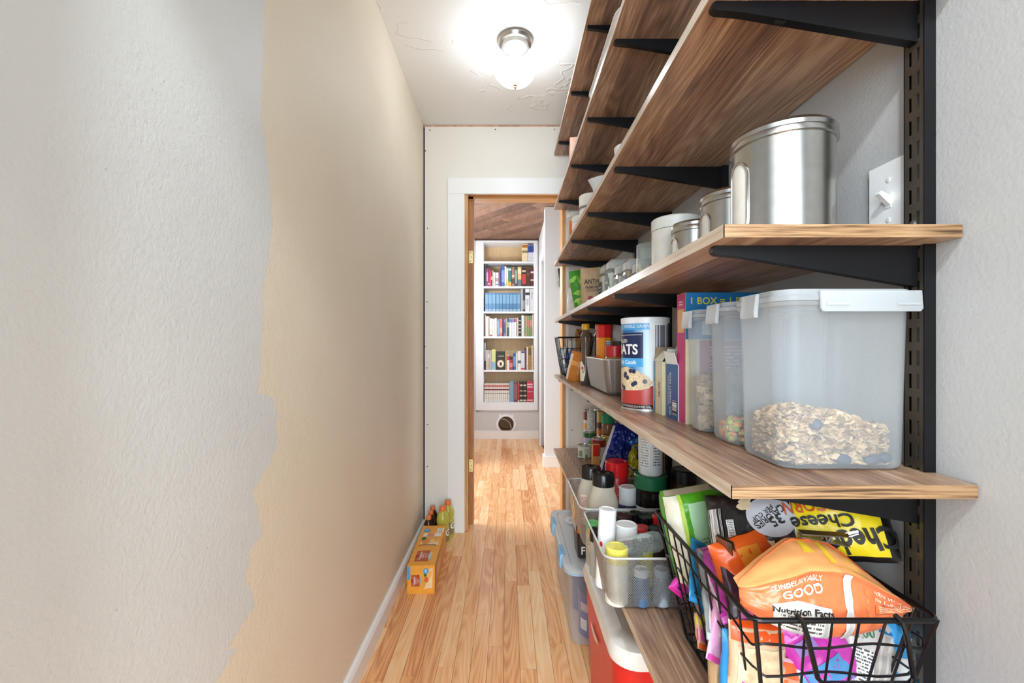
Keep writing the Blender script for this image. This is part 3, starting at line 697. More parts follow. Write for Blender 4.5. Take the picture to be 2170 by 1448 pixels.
row(4, B5, [(257, 276, 110, '#3a4450', 'tall dark slate', ((0.3, 0.9, '#a8b0ba'),)), (278, 299, 232, '#d8c4b0', 'pale pink-beige'), (300, 321, 232, '#c8ae9c', 'rosy tan', ((0.6, 0.8, '#e8d8c8'),)), (322, 344, 238, '#a8b4c0', 'blue-grey'), (345, 392, 226, '#d8d884', 'lime yellow book with blue foot', ((0.02, 0.4, '#8ab8d0'),)),
            (397, 503, 248, '#35302c', 'black boxed volume with round cream emblem'), (505, 522, 245, '#b89858', 'mustard'), (524, 554, 290, '#e8e0dc', 'white book with red top', ((0.65, 0.95, '#c03040'),)), (556, 593, 305, '#a83040', 'crimson', ((0.75, 0.95, '#2a2024'), (0.2, 0.5, '#d8808a'))), (598, 630, 270, '#2f5f98', 'royal blue', ((0.2, 0.8, '#7a9cc8'),)),
            (632, 651, 268, '#dfe4ea', 'slim white'), (653, 691, 245, '#eee6da', 'ivory book with grey mark', ((0.35, 0.5, '#5a6480'),)), (692, 736, 243, '#d8dce4', 'pale book with red foot', ((0.02, 0.1, '#c03848'), (0.88, 0.98, '#4060a0'))), (738, 756, 208, '#6a2a38', 'dark wine red'), (757, 776, 195, '#dcd8d0', 'tall off-white'), (778, 813, 182, '#a08040', 'bronze gold', ((0.6, 0.9, '#6a5428'),)), (815, 835, 180, '#dcc0a8', 'tall peach')])
for o in list(COL.objects):
    if o.get('label', '').startswith('black boxed volume'):
        S = plane((0, 0, 0), (1, 0, 0), (0, 0, 1))
        poly_patch(S, ell(0, 0.075, 0.042, 0.046), M('#d8c8a8', 0.6), o, 'emblem'); poly_patch(S, ell(0, 0.075, 0.033, 0.036), M('#efe4cc', 0.6), o, 'emblem', 0.0013); poly_patch(S, ell(0.002, 0.072, 0.014, 0.022), M('#3a342c', 0.6), o, 'emblem', 0.0017)
        patch(S, -0.03, 0.04, 0.162, 0.170, M('#d8c8a8', 0.6), o, 'title_line', 2, 1)
row(5, 848, [(256 + 23 * k, 256 + 23 * k + 22, 628, '#e4e0d8', 'white numbered reader volume with red bands', ((0.80, 0.91, '#c86a66'), (0.63, 0.70, '#7a2434'), (0.44, 0.48, '#9a9a98'))) for k in range(13)] +
    [(556, 606, 608, '#7aa4b8', 'pale teal blue'), (608, 649, 608, '#7a4048', 'plum', ((0.1, 0.9, '#94606a'),)), (650, 673, 620, '#c83a38', 'scarlet slim', ((0.02, 0.08, '#e8d8d0'),)), (676, 713, 606, '#352c28', 'black book with cream ornaments', ((0.78, 0.86, '#cfc4ac'), (0.52, 0.57, '#cfc4ac'), (0.28, 0.34, '#cfc4ac'), (0.04, 0.12, '#cfc4ac'))),
     (718, 757, 606, '#352c28', 'black book with cream ornaments', ((0.78, 0.86, '#cfc4ac'), (0.52, 0.57, '#cfc4ac'), (0.28, 0.34, '#cfc4ac'), (0.04, 0.12, '#cfc4ac'))), (762, 835, 600, '#c8304a', 'thick crimson dictionary', ((0.8, 0.88, '#e8b8c0'), (0.68, 0.76, '#e8b8c0'), (0.48, 0.51, '#e0a0ac'), (0.06, 0.12, '#e8b8c0')))])

ht = thing('hanging_tool', 'black handled kitchen tool hanging on the white wall past the doorway', 'tool', P(1186.5, 590, Y2 - 0.001))
bm = bmesh.new(); loft(bm, [(-0.02, -0.010, 0.010, -0.016, -0.002, 0.005), (0.085, -0.012, 0.012, -0.016, -0.002, 0.005), (0.09, -0.008, 0.008, -0.013, -0.004, 0.003)], 3); o = fin(bm, 'handle', M('#2e3238', 0.4), ht)
bm = bmesh.new(); tube(bm, [(0.013 * math.cos(a), -0.009, -0.055 + 0.036 * math.sin(a)) for a in [2 * PI * i / 18 for i in range(18)]], 0.005, 6, True); fin(bm, 'steel_loop', M('#4a4e54', 0.3, 0.8), ht)
ht.rotation_euler = (0, -0.10, 0)

# ------------------------------------------------------------------ ceiling lamp
lp = thing('ceiling_light', 'lit egg-shaped ribbed glass ceiling lamp with a metal collar', 'lamp', (0.03, 1.90, 2.44))
bm = bmesh.new(); lathe(bm, [(0.074, -0.0005), (0.076, -0.010), (0.070, -0.022), (0.060, -0.026), (0.058, -0.040), (0.050, -0.043)], seg=48); fin(bm, 'collar', M('#b9b3aa', 0.28, 0.9), lp)
gm, nt, b = newmat('ribbed_lamp_glass')
b.inputs['Base Color'].default_value = (0.95, 0.96, 1, 1); b.inputs['Roughness'].default_value = 0.15
tr = nt.nodes.new('ShaderNodeBsdfTransparent'); tl = nt.nodes.new('ShaderNodeBsdfTranslucent'); tl.inputs[0].default_value = (0.95, 0.95, 0.95, 1)
m1 = nt.nodes.new('ShaderNodeMixShader'); m1.inputs[0].default_value = 0.06; m2 = nt.nodes.new('ShaderNodeMixShader'); m2.inputs[0].default_value = 0.42
b.inputs['Base Color'].default_value = (0.30, 0.31, 0.33, 1); nt.links.new(b.outputs[0], m1.inputs[1]); nt.links.new(tl.outputs[0], m1.inputs[2]); nt.links.new(tr.outputs[0], m2.inputs[1]); nt.links.new(m1.outputs[0], m2.inputs[2])
nt.links.new(m2.outputs[0], nt.nodes['Material Output'].inputs['Surface'])
bm = bmesh.new(); lathe(bm, [(0.056, -0.036), (0.062, -0.050), (0.080, -0.078), (0.091, -0.108), (0.092, -0.125), (0.086, -0.150), (0.068, -0.175), (0.040, -0.190), (0.012, -0.196)], seg=96, rib=0.012, cap0=False)
fin(bm, 'glass_globe', gm, lp, smooth=80)
em, nt, b = newmat('lit_bulb'); b.inputs['Emission Color'].default_value = (1, 0.97, 0.93, 1); b.inputs['Emission Strength'].default_value = 6; b.inputs['Base Color'].default_value = (1, 1, 1, 1)
bm = bmesh.new(); lathe(bm, [(0.013, -0.044), (0.014, -0.065), (0.030, -0.095), (0.034, -0.118), (0.026, -0.140), (0.008, -0.150)], seg=24); o = fin(bm, 'bulb', em, lp)
bm = bmesh.new(); lathe(bm, [(0.009, -0.194), (0.009, -0.199), (0.005, -0.201), (0.006, -0.207), (0.004, -0.212), (0.001, -0.216)], seg=16); fin(bm, 'finial', M('#b9a27a', 0.3, 0.9), lp)

# ------------------------------------------------------------------ shelving: boards, uprights with brackets
XF = 0.273
LV = [(1, 0.527, 0.30), (2, 0.944, 0.537), (3, 1.269, 0.5555), (4, 1.604, 0.55), (5, 1.941, 0.55), (6, 2.268, 0.55)]
TH = 0.0165
SHN = {1: 'lowest', 2: 'second', 3: 'third', 4: 'fourth', 5: 'fifth', 6: 'topmost'}
EXT = {1: 'carrying the wire basket of snacks', 2: 'carrying cereal tubs and oats', 3: 'carrying steel canisters', 4: 'carrying a white pitcher', 5: 'carrying a pink bag and white trays', 6: 'under the pantry ceiling'}
for n, z, ya in LV:
    t = thing('shelf', 'walnut laminate shelf board, %s up the wall, %s' % (SHN[n], EXT[n]), 'shelf', (0, 0, z), group='pantry shelf boards')
    xe = XF - (0.012 if n == 1 else 0); yb = 2.617 if n > 1 else 2.52
    bm = bmesh.new(); quadbox(bm, xe + 0.0009, XR - 0.002, ya + 0.0009, yb, -TH, 0); fin(bm, 'board', SHELF, t, smooth=0)
    bm = bmesh.new(); quadbox(bm, xe, xe + 0.0009, ya, yb, -TH, 0); fin(bm, 'front_edge', EDGE, t, smooth=0)['label'] = 'pale wood edge band'
    bm = bmesh.new(); quadbox(bm, xe, XR - 0.002, ya, ya + 0.0009, -TH, 0); fin(bm, 'end_edge', EDGEX, t, smooth=0)['label'] = 'striped wood end band'
UY = [0.607, 1.163, 1.560, 1.965, 2.445]
UNAME = ['nearest the light switch', 'second from the light switch', 'third from the light switch', 'fourth from the light switch', 'beside the doorway wall']
def bracket_bm():
    bm = bmesh.new()
    prism(bm, [(0.5625, 0), (0.284, 0), (0.280, -0.004), (0.2805, -0.009), (0.286, -0.0125), (0.320, -0.0155), (0.5625, -0.0565)], 'Y', -0.0065, 0.0065)
    return bm
proto = None
for i, y in enumerate(UY):
    if proto is None:
        u = thing('shelf_upright', 'black slotted steel upright, %s, holding six shelf brackets' % UNAME[i], 'upright', (0, y, 0), group='black shelf uprights')
        bm = bmesh.new(); z0, z1 = 0.34, 2.40
        hw = 0.0145
        for s in (-1, 1): quadbox(bm, XR - 0.016, XR - 0.0005, s * hw - 0.001, s * hw + 0.001, z0, z1)
        for a, b_ in ((-hw + 0.001, -0.0085), (-0.0035, 0.0035), (0.0085, hw - 0.001)): quadbox(bm, XR - 0.016, XR - 0.0145, a, b_, z0, z1, 1)
        k = z0
        while k < z1 - 0.03:
            for a, b_ in ((-0.0085, -0.0035), (0.0035, 0.0085)): quadbox(bm, XR - 0.016, XR - 0.0145, a, b_, k, k + 0.012, 1)
            k += 0.032
        fin(bm, 'channel', [UPRM, UPRF], u, smooth=0)
        for zz in (0.5, 1.283, 2.1):
            bm = bmesh.new(); lathe(bm, [(0.0055, 0), (0.0055, 0.002), (0.003, 0.004)], seg=12); s_ = fin(bm, 'screw', M('#8a8a88', 0.3, 0.9), u); s_.rotation_euler = (0, -PI / 2, 0); s_.location = (XR - 0.0155, 0, zz)
        bb = None
        for n, z, ya in LV:
            if bb is None: bb = fin(bracket_bm(), 'bracket', BRKT, u, bevel=0.0018)
            else: b2 = bb.copy(); COL.objects.link(b2); bb = b2
            bb.location = (0, 0, z - TH - 0.0002)
            bm = bmesh.new(); quadbox(bm, -0.007, 0.007, -0.003, 0.003, -0.0006, 0.0004); s_ = fin(bm, 'bracket_slot', M('#050506', 0.6), bb, smooth=0)
            s_.location = (0.375, 0, -0.0248); s_.rotation_euler = (0, 0.167, 0)
        proto = u
    else:
        c = copy_tree(proto); c.location.y = y; c['label'] = 'black slotted steel upright, %s, holding six shelf brackets' % UNAME[i]

# light switch
sw = thing('light_switch', 'white toggle light switch on the wall behind the steel canister', 'light switch', (XR - 0.0005, 0.659, 1.334))
bm = bmesh.new(); prism(bm, [(-0.035, -0.057), (0.035, -0.057), (0.035, 0.057), (-0.035, 0.057)], 'X', -0.0055, 0); fin(bm, 'plate', M('#f6f6f6', 0.3, var=0.02), sw, bevel=0.0025)
bm = bmesh.new(); prism(bm, [(-0.005, -0.012), (0.005, -0.012), (0.005, 0.012), (-0.005, 0.012)], 'X', -0.0065, -0.0057); fin(bm, 'toggle_slot', M('#e2e2e2', 0.5), sw)
bm = bmesh.new(); prism(bm, [(-0.006, -0.008), (-0.006, 0.006), (-0.020, 0.013), (-0.023, 0.008)], 'Y', -0.004, 0.004); fin(bm, 'toggle', M('#f8f8f8', 0.3), sw, bevel=0.0012)
for k in (-1, 1):
    bm = bmesh.new(); lathe(bm, [(0.0035, 0), (0.0034, 0.001), (0.001, 0.0014)], seg=12); s_ = fin(bm, 'plate_screw', M('#e6e6e4', 0.3), sw); s_.rotation_euler = (0, -PI / 2, 0); s_.location = (-0.0055, 0, k * 0.0302)

# ------------------------------------------------------------------ builders for pantry goods
Z1, Z2, Z3, Z4, Z5 = 0.527, 0.944, 1.269, 1.604, 1.941
def face(x, y):
    """heading that turns a thing's front (-Y) to the middle of the aisle by the entry"""
    return math.atan2(x, y) * -1

def roundjar(name, label, cat, loc, r, h, body, lid=None, lidh=0.02, lidr=None, shoulder=0.0, seg=36, group=None, rot=None, ribs=False, base=0.004, prof=None, ex=1, ey=1, fill=None, fillh=0.0):
    t = thing(name, label, cat, loc, rot if rot is not None else (0, 0, face(loc[0], loc[1])), group)
    hb = h - (lidh if lid else 0); lr = lidr or r
    bm = bmesh.new()
    pr = prof or ([(r - base, 0), (r, base), (r, hb - max(shoulder, 0.001)), ] + ([(r * 0.97, hb - shoulder * 0.6), (lr * 0.95, hb - shoulder * 0.1)] if shoulder else []) + [(lr * 0.93, hb)])
    lathe(bm, pr, seg=seg, ex=ex, ey=ey); fin(bm, 'body', body, t)
    if fill:
        bm = bmesh.new(); lathe(bm, [(r * 0.93, 0.003), (r * 0.93, fillh * 0.97), (r * 0.5, fillh)], seg=24, ex=ex, ey=ey); fin(bm, 'contents', fill, t)
    if lid:
        bm = bmesh.new(); k = min(0.003, lidh * 0.25)
        lathe(bm, [(lr, hb + 0.0004), (lr, h - k), (lr - k, h), (lr * 0.78, h), (lr * 0.74, h - 0.0012)], seg=72 if ribs else seg, rib=-0.02 if ribs else 0); fin(bm, 'lid', lid, t)
    return t

class Bag:
    """soft packet: two crinkled faces joined at the rim; front is -Y, stands on z = 0"""
    def __init__(s, w, h, t, seed, wr=0.004, kind='pillow', wave=0.006, fr=1.0, pinch=0.05):
        s.w, s.h, s.t, s.seed, s.wr, s.kind, s.wave, s.fr, s.pinch = w, h, t, seed, wr, kind, wave, fr, pinch
    def pt(s, u, v, side):
        a = max(-1, min(1, 2 * u / s.w)); b_ = max(0, min(1, v / s.h)); e = max(0, 1 - abs(a) ** 2.6) ** 0.6
        if s.kind == 'pillow': f = max(0, 1 - abs(2 * b_ - 1) ** 3.2) ** 0.7
        elif s.kind == 'stand': f = max(0, (1 - b_ ** 2.2)) ** 0.8 * (1 if b_ > 0.06 else 0.82 + 3 * b_)
        else: f = max(0, 1 - abs(2 * b_ - 1) ** 7) ** 0.5; e = max(0, 1 - abs(a) ** 7) ** 0.5
        q = Vector((u * 26 * s.fr, v * 26 * s.fr, s.seed * 7.3 + side * 3.1))
        cr = noise.noise(q) + 0.55 * (1 - 2 * abs(noise.noise(q * 2.1))) + 0.3 * noise.noise(q * 4.3)
        ben = noise.noise(Vector((u * 9, v * 9, s.seed * 3.7)))
        bot = 1.0 if s.kind == 'stand' and b_ < 0.1 else 0
        x = u * (1 - s.pinch * (abs(2 * b_ - 1) ** 2 if s.kind != 'pillow' else 1 - abs(2 * b_ - 1) ** 2))
        k = min(1, 3 * e * max(f, 0.15))
        return Vector((x, -side * s.t / 2 * e * f + ben * s.wave * (1 - 0.6 * bot) - side * cr * s.wr * k, v + 0.35 * s.wr * noise.noise(Vector((u * 40, s.seed, 1))) * (b_ > 0.5)))
    def S(s, side=1):
        def f(u, v):
            p = s.pt(u, v, side); d = 0.0015
            du = s.pt(u + d, v, side) - s.pt(u - d, v, side); dv_ = s.pt(u, v + d, side) - s.pt(u, v - d, side)
            n = du.cross(dv_)
            if n.length < 1e-12: n = Vector((0, -1, 0))
            n.normalize()
            return p, (n if n.y * side <= 0 else -n) if abs(n.y) > 0.15 else (n if side > 0 else -n)
        return f
    def build(s, name, mat, parent, nu=40, nv=40):
        bm = bmesh.new()
        for side in (1, -1):
            g = [[bm.verts.new(s.pt(-s.w / 2 + s.w * i / nu, s.h * j / nv, side)) for i in range(nu + 1)] for j in range(nv + 1)]
            for j in range(nv):
                for i in range(nu):
                    q = (g[j][i], g[j][i + 1], g[j + 1][i + 1], g[j + 1][i]); bm.faces.new(q if side > 0 else tuple(reversed(q)))
        bmesh.ops.remove_doubles(bm, verts=bm.verts, dist=1e-5)
        return fin(bm, name, mat, parent, smooth=60)

def FOIL(h, rough=0.28, var=0.08): return M(h, rough, 0.0, var, 20, 0.12, 60)

def packet(name, label, cat, loc, rot, w, h, t, base, seed, bands=(), group=None, seal=None, kind='pillow', wr=0.003, nu=28, nv=28, wave=0.004):
    o = thing(name, label, cat, loc, rot, group); bg = Bag(w, h, t, seed, wr, kind, wave)
    bg.build('wrapper', FOIL(base), o, nu, nv); S = bg.S()
    if seal:
        patch(S, -w * 0.47, w * 0.47, 0.001, h * 0.07, FOIL(seal), o, 'crimped_seal', 16, 2); patch(S, -w * 0.47, w * 0.47, h * 0.93, h * 0.995, FOIL(seal), o, 'crimped_seal', 16, 2)
    for u0, u1, v0, v1, m in bands: patch(S, u0 * w, u1 * w, v0 * h, v1 * h, m if not isinstance(m, str) else FOIL(m), o, 'printed_panel', off=0.0009)
    return o, S

def carton(name, label, cat, loc, rz, sx, sy, sz, mat, group=None, bevel=0.0012):
    """box with its front-left-bottom frame: x 0..sx, y 0..sy"""
    t = thing(name, label, cat, loc, (0, 0, rz), group)
    bm = bmesh.new(); quadbox(bm, 0, sx, 0, sy, 0, sz); fin(bm, 'carton', mat, t, bevel=bevel)
    return t, plane((0, 0, 0), (1, 0, 0), (0, 0, 1)), plane((0, sy, 0), (0, -1, 0), (0, 0, 1))

# ------------------------------------------------------------------ third shelf: canisters, jars, bags
def canister(label, x, y, r, h, win):
    t = thing('steel_canister', label, 'canister', (x, y, Z3), (0, 0, -PI / 2), 'brushed steel canisters')   # front (-Y) looks into the aisle
    bm = bmesh.new(); lathe(bm, [(r - 0.003, 0.0003), (r, 0.003), (r, h - 0.016)], seg=64, cap1=False); fin(bm, 'body', STEEL, t)
    bm = bmesh.new(); lathe(bm, [(r + 0.0005, h - 0.022), (r + 0.0035, h - 0.021), (r + 0.0035, h - 0.014), (r + 0.002, h - 0.011), (r + 0.003, h - 0.005), (r, h), (r * 0.85, h), (r * 0.8, h - 0.004)], seg=64); fin(bm, 'lid', STEEL, t)
    S = cyl(r); ww, w0, w1 = r * 0.33, h * win[0], h * win[1]
    pts = [(ww * math.cos(a), w1 - ww + ww * math.sin(a)) for a in [PI * i / 12 for i in range(13)]] + [(-ww, w0 + ww)] + [(ww * math.cos(a), w0 + ww + ww * math.sin(a)) for a in [PI + PI * i / 12 for i in range(13)]]
    poly_patch(S, pts, clear_mat('canister_window', '#e4e2dc', 0.75, 0.1, '#e8e4da') if False else M('#e9e5da', 0.15), t, 'window', 0.0006, 4)['label'] = 'pale see-through window'
    bm = bmesh.new(); tube(bm, [S(a, b_)[0] + S(a, b_)[1] * 0.001 for a, b_ in pts], 0.0022, 8, True); fin(bm, 'window_rim', CHROME, t)
    return t
canister('largest brushed steel canister with lid, next to the light switch', 0.444, 0.712, 0.072, 0.184, (0.12, 0.76))
canister('medium brushed steel canister between the largest and smallest canisters', 0.455, 0.885, 0.060, 0.150, (0.12, 0.74))
canister('smallest brushed steel canister, beside the white ceramic canister', 0.432, 1.0125, 0.050, 0.126, (0.12, 0.74))
CER = M('#dcd7ce', 0.35)
t = roundjar('ceramic_canister', 'plain off-white ceramic canister between steel canister and clothespin jar', 'canister', (0.432, 1.130, Z3), 0.060, 0.170, CER, M('#dddad3', 0.35), 0.030, 0.061, seg=48)
t = roundjar('glass_jar', 'open clear glass jar holding wooden clothespins', 'jar', (0.403, 1.238, Z3), 0.040, 0.130, GLASS, seg=40, prof=[(0.037, 0), (0.040, 0.004), (0.0395, 0.128), (0.0405, 0.130)])
PEG = M('#cdb698', 0.7); peg0 = None
for i, (dx, dy, ry, rx) in enumerate(((-0.012, -0.016, 0.32, 0.1), (0.006, -0.012, -0.25, 0.15), (-0.018, 0.006, 0.15, -0.2), (0.014, 0.006, -0.3, -0.1), (-0.002, 0.014, 0.1, 0.25))):
    c = thing('clothespin', 'wooden clothespin standing inside the clear glass jar', 'clothespin', (0.403 + dx, 1.238 + dy, Z3 + 0.006), (rx, ry, 0.6 * i), 'clothespins in the glass jar')
    for s in (-1, 1):
        bm = bmesh.new(); prism(bm, [(s * 0.0012, 0), (s * 0.006, 0.004), (s * 0.0065, 0.05), (s * 0.004, 0.078), (s * 0.001, 0.078)], 'Y', -0.0045, 0.0045); fin(bm, 'wooden_prong', PEG, c)
    bm = bmesh.new(); lathe(bm, [(0.0035, -0.0052), (0.0035, 0.0052)], seg=10); o = fin(bm, 'spring', CHROME, c); o.rotation_euler = (PI / 2, 0, 0); o.location = (0, 0, 0.042)
FLOUR = M('#e6dcc8', 0.8); SUGAR = M('#efece4', 0.8); GRAIN = M('#b99467', 0.8, var=0.3, sc_=180)
LBL = M('#7d868c', 0.6); LBL2 = M('#4c5a60', 0.6); LBL3 = M('#6d7f94', 0.6)
def flipjar(label, y0, y1, h, fill, fillh, lab, shape):
    xl, wd = 0.375, 0.105; d = y1 - y0 - 0.004
    t = thing('square_jar', label, 'jar', (xl + wd / 2, (y0 + y1) / 2, Z3), (0, 0, -PI / 2), 'clear square jars with flip lids')   # front looks into the aisle
    a, b_ = d / 2, wd / 2
    bm = bmesh.new(); loft(bm, [(0.0003, -a + 0.003, a - 0.003, -b_ + 0.003, b_ - 0.003, 0.008), (0.003, -a, a, -b_, b_, 0.01), (h - 0.040, -a, a, -b_, b_, 0.01), (h - 0.036, -a + 0.004, a - 0.004, -b_ + 0.004, b_ - 0.004, 0.009)], 3); fin(bm, 'body', GLASS, t, wn=True)
    bm = bmesh.new(); loft(bm, [(0.004, -a + 0.003, a - 0.003, -b_ + 0.003, b_ - 0.003, 0.008), (fillh, -a + 0.003, a - 0.003, -b_ + 0.003, b_ - 0.003, 0.008)], 3); fin(bm, 'contents', fill, t)
    bm = bmesh.new(); loft(bm, [(h - 0.036, -a - 0.001, a + 0.001, -b_ - 0.001, b_ + 0.001, 0.011), (h - 0.012, -a, a, -b_, b_, 0.011), (h - 0.002, -a + 0.008, a - 0.008, -b_ + 0.008, b_ - 0.008, 0.01), (h, -a + 0.012, a - 0.012, -b_ + 0.012, b_ - 0.012, 0.008)], 3)
    fin(bm, 'lid', clear_mat('jar_lid', '#f2f4f2', 0.5, 0.15, '#dfe0dc'), t)
    bm = bmesh.new(); tube(bm, [(p[0], p[1], h - 0.038) for p in rrect(-a - 0.0012, a + 0.0012, -b_ - 0.0012, b_ + 0.0012, 0.011, 3)], 0.0016, 6, True); fin(bm, 'gasket', M('#9a958c', 0.5), t)
    S = plane((0, -b_ - 0.0004, 0), (1, 0, 0), (0, 0, 1))
    if shape == 'oval': poly_patch(S, ell(0, h * 0.5, d * 0.36, d * 0.40), lab, t, 'chalk_label'); patch(S, -0.018, 0.018, h * 0.5 - 0.003, h * 0.5 + 0.004, M('#c9cfd2', 0.6), t, 'label_line', 2, 1, 0.0014)
    else: patch(S, -d * 0.38, d * 0.38, h * 0.30, h * 0.60, lab, t, 'chalk_label', 2, 1); patch(S, -d * 0.26, d * 0.26, h * 0.46, h * 0.49, M('#c9cfd2', 0.6), t, 'label_line', 2, 1, 0.0012); patch(S, -d * 0.2, d * 0.2, h * 0.39, h * 0.41, M('#c9cfd2', 0.6), t, 'label_line', 2, 1, 0.0012)
    return t
flipjar('tall clear jar of pale powder with dark square label, beside the kraft bag', 1.750, 1.825, 0.173, FLOUR, 0.125, LBL2, 'sq')
flipjar('tall clear jar with round grey label', 1.626, 1.710, 0.170, SUGAR, 0.118, LBL2, 'oval')
flipjar('short clear jar with wide grey label, beside the round-labelled tall jar', 1.496, 1.566, 0.130, FLOUR, 0.085, LBL, 'sq')
flipjar('short clear jar of brown grain with blue-grey label', 1.388, 1.460, 0.125, GRAIN, 0.085, LBL3, 'sq')
flipjar('lowest clear jar, half hidden behind the clothespin jar', 1.290, 1.340, 0.100, SUGAR, 0.06, LBL, 'sq')

KRAFT = M('#b99a76', 0.7, 0, 0.08, 60, 0.15, 40)
kb = thing('pouch', 'brown kraft stand-up pouch lettered ANTHONY\'S, beside the tall jars', 'pouch', (0.405, 1.90, Z3), (0.02, -0.05, 0), None)
bg = Bag(0.175, 0.185, 0.07, 3, 0.002, 'stand', 0.006); bg.build('bag', KRAFT, kb); S = bg.S()
text(S, "ANTHONY'S", -0.012, 0.122, 0.030, INK, kb, bold=0.012, sx=0.72, sub=2, off=0.0022)
text(S, 'PREMIUM', -0.045, 0.098, 0.015, INK, kb, sx=0.8, bold=0.01, off=0.002); text(S, 'GLUTEN FREE | NON-GMO', -0.015, 0.084, 0.0115, INK, kb, sx=0.72, off=0.002)
for v in (0.1085, 0.0905): patch(S, -0.07, 0.05, v, v + 0.0008, INK, kb, 'rule_line', 20, 1, 0.0015)
for u, v, r, c in ((-0.052, 0.052, 0.011, '#a3303c'), (-0.044, 0.047, 0.009, '#b83a44'), (-0.032, 0.046, 0.010, '#3a4a86'), (-0.024, 0.051, 0.009, '#2f3f78'), (-0.040, 0.040, 0.008, '#32427c'), (-0.006, 0.056, 0.011, '#c79a62'), (-0.002, 0.050, 0.009, '#b98a54'), (-0.060, 0.037, 0.010, '#e6e2da')):
    poly_patch(S, ell(u, v, r, r, 14), M(c, 0.6), kb, 'printed_fruit', 0.0016 + random.random() * 0.0008)
gb = thing('pouch', 'green leaf-printed pouch leaning behind the kraft pouch', 'pouch', (0.40, 2.07, Z3), (0.0, -0.17, 0.05))
bg = Bag(0.17, 0.212, 0.07, 5, 0.004, 'stand', 0.008); bg.build('bag', FOIL('#3f8a2c', 0.35), gb); S = bg.S()
for k in range(26):
    u, v = random.uniform(-0.07, 0.07), random.uniform(0.02, 0.19); a = random.uniform(0, PI); L = random.uniform(0.018, 0.032)
    poly_patch(S, [(u + x * math.cos(a) - y * math.sin(a), v + x * math.sin(a) + y * math.cos(a)) for x, y in ((-L, 0), (-L * 0.3, L * 0.42), (L * 0.4, L * 0.34), (L, 0), (L * 0.4, -L * 0.34), (-L * 0.3, -L * 0.42))], FOIL(random.choice(['#6fb03a', '#2d6f22', '#8cc44c', '#4d9a34', '#a9cf5a'])), gb, 'printed_leaf', 0.0012 + 0.00012 * k)
patch(S, -0.055, 0.03, 0.0, 0.03, M('#e9e9e2', 0.5), gb, 'white_base', off=0.005)
wg = thing('bag', 'white plastic bag twisted shut with tan tie, at the far shelf end', 'bag', (0.415, 2.36, Z3), (0, 0, 0.1))
bg = Bag(0.20, 0.155, 0.12, 8, 0.006, 'stand', 0.012, 1.2); bg.build('bag', M('#e6e4de', 0.4, bump=0.1), wg)
poly_patch(bg.S(), ell(-0.03, 0.05, 0.014, 0.022), M('#b9b070', 0.5), wg, 'printed_mark', 0.002)
bm = bmesh.new(); lathe(bm, [(0.03, 0.120), (0.045, 0.128), (0.062, 0.144), (0.05, 0.156), (0.066, 0.166), (0.02, 0.168)], seg=22, rib=0.16); o = fin(bm, 'twisted_top', M('#d9b98e', 0.5), wg); o.location = (-0.02, 0, 0.0)

# ------------------------------------------------------------------ second shelf
def tub(label, x0, x1, y0, y1, h, latch_front, latch_left=True):
    t = thing('cereal_tub', label, 'container', ((x0 + x1) / 2, (y0 + y1) / 2, Z2), (0, 0, 0), 'frosted cereal tubs')
    a, b_ = (x1 - x0) / 2, (y1 - y0) / 2; r = min(0.030, b_ * 0.7)
    bm = bmesh.new()
    loft(bm, [(0.0004, -a + 0.014, a - 0.014, -b_ + 0.012, b_ - 0.012, r * 0.6), (0.003, -a + 0.009, a - 0.009, -b_ + 0.007, b_ - 0.007, r * 0.75), (0.010, -a + 0.006, a - 0.006, -b_ + 0.004, b_ - 0.004, r * 0.85), (h - 0.022, -a, a, -b_, b_, r), (h - 0.022, -a - 0.003, a + 0.003, -b_ - 0.003, b_ + 0.003, r), (h - 0.016, -a - 0.003, a + 0.003, -b_ - 0.003, b_ + 0.003, r)], 6)
    fin(bm, 'body', FROST, t, wn=True)
    bm = bmesh.new()
    loft(bm, [(h - 0.0155, -a - 0.004, a + 0.004, -b_ - 0.004, b_ + 0.004, r), (h - 0.009, -a - 0.0045, a + 0.0045, -b_ - 0.0045, b_ + 0.0045, r), (h - 0.007, -a - 0.002, a + 0.002, -b_ - 0.002, b_ + 0.002, r), (h, -a - 0.001, a + 0.001, -b_ - 0.001, b_ + 0.001, r)], 6); fin(bm, 'lid', FROST2, t, wn=True)
    if latch_front:
        u0, u1 = latch_front; bm = bmesh.new()
        loft(bm, [(h - 0.031, u0 + 0.003, u1 - 0.003, -b_ - 0.0105, -b_ - 0.0055, 0.002), (h - 0.027, u0, u1, -b_ - 0.011, -b_ - 0.0055, 0.002), (h - 0.003, u0, u1, -b_ - 0.009, -b_ - 0.004, 0.002)], 3); lt = fin(bm, 'latch', FROST2, t, wn=True)
        for q0, q1 in ((u0 + 0.006, u0 + 0.036), (u1 - 0.036, u1 - 0.006)):
            bm = bmesh.new(); quadbox(bm, q0, q1, -b_ - 0.0125, -b_ - 0.0105, h - 0.0225, h - 0.0195); fin(bm, 'latch_rib', FROST2, lt, bevel=0.0005)
    w2 = min(0.020, b_ * 0.5)
    bm = bmesh.new(); loft(bm, [(h - 0.036, -a - 0.012, -a - 0.006, -w2, w2, 0.002), (h - 0.030, -a - 0.013, -a - 0.006, -w2, w2, 0.002), (h - 0.002, -a - 0.010, -a - 0.004, -w2, w2, 0.002)], 3); fin(bm, 'latch', FROST2, t, wn=True)
    return t
tub('large frosted lidded tub of oat flakes and blueberries at the shelf end', 0.370, 0.556, 0.594, 0.722, 0.248, (-0.046, 0.090))
tub('frosted tub with a little colourful cereal, between two other tubs', 0.374, 0.552, 0.738, 0.834, 0.246, None)
tub('frosted tub half full of wheat squares, behind the other two tubs', 0.370, 0.550, 0.850, 0.926, 0.242, None)
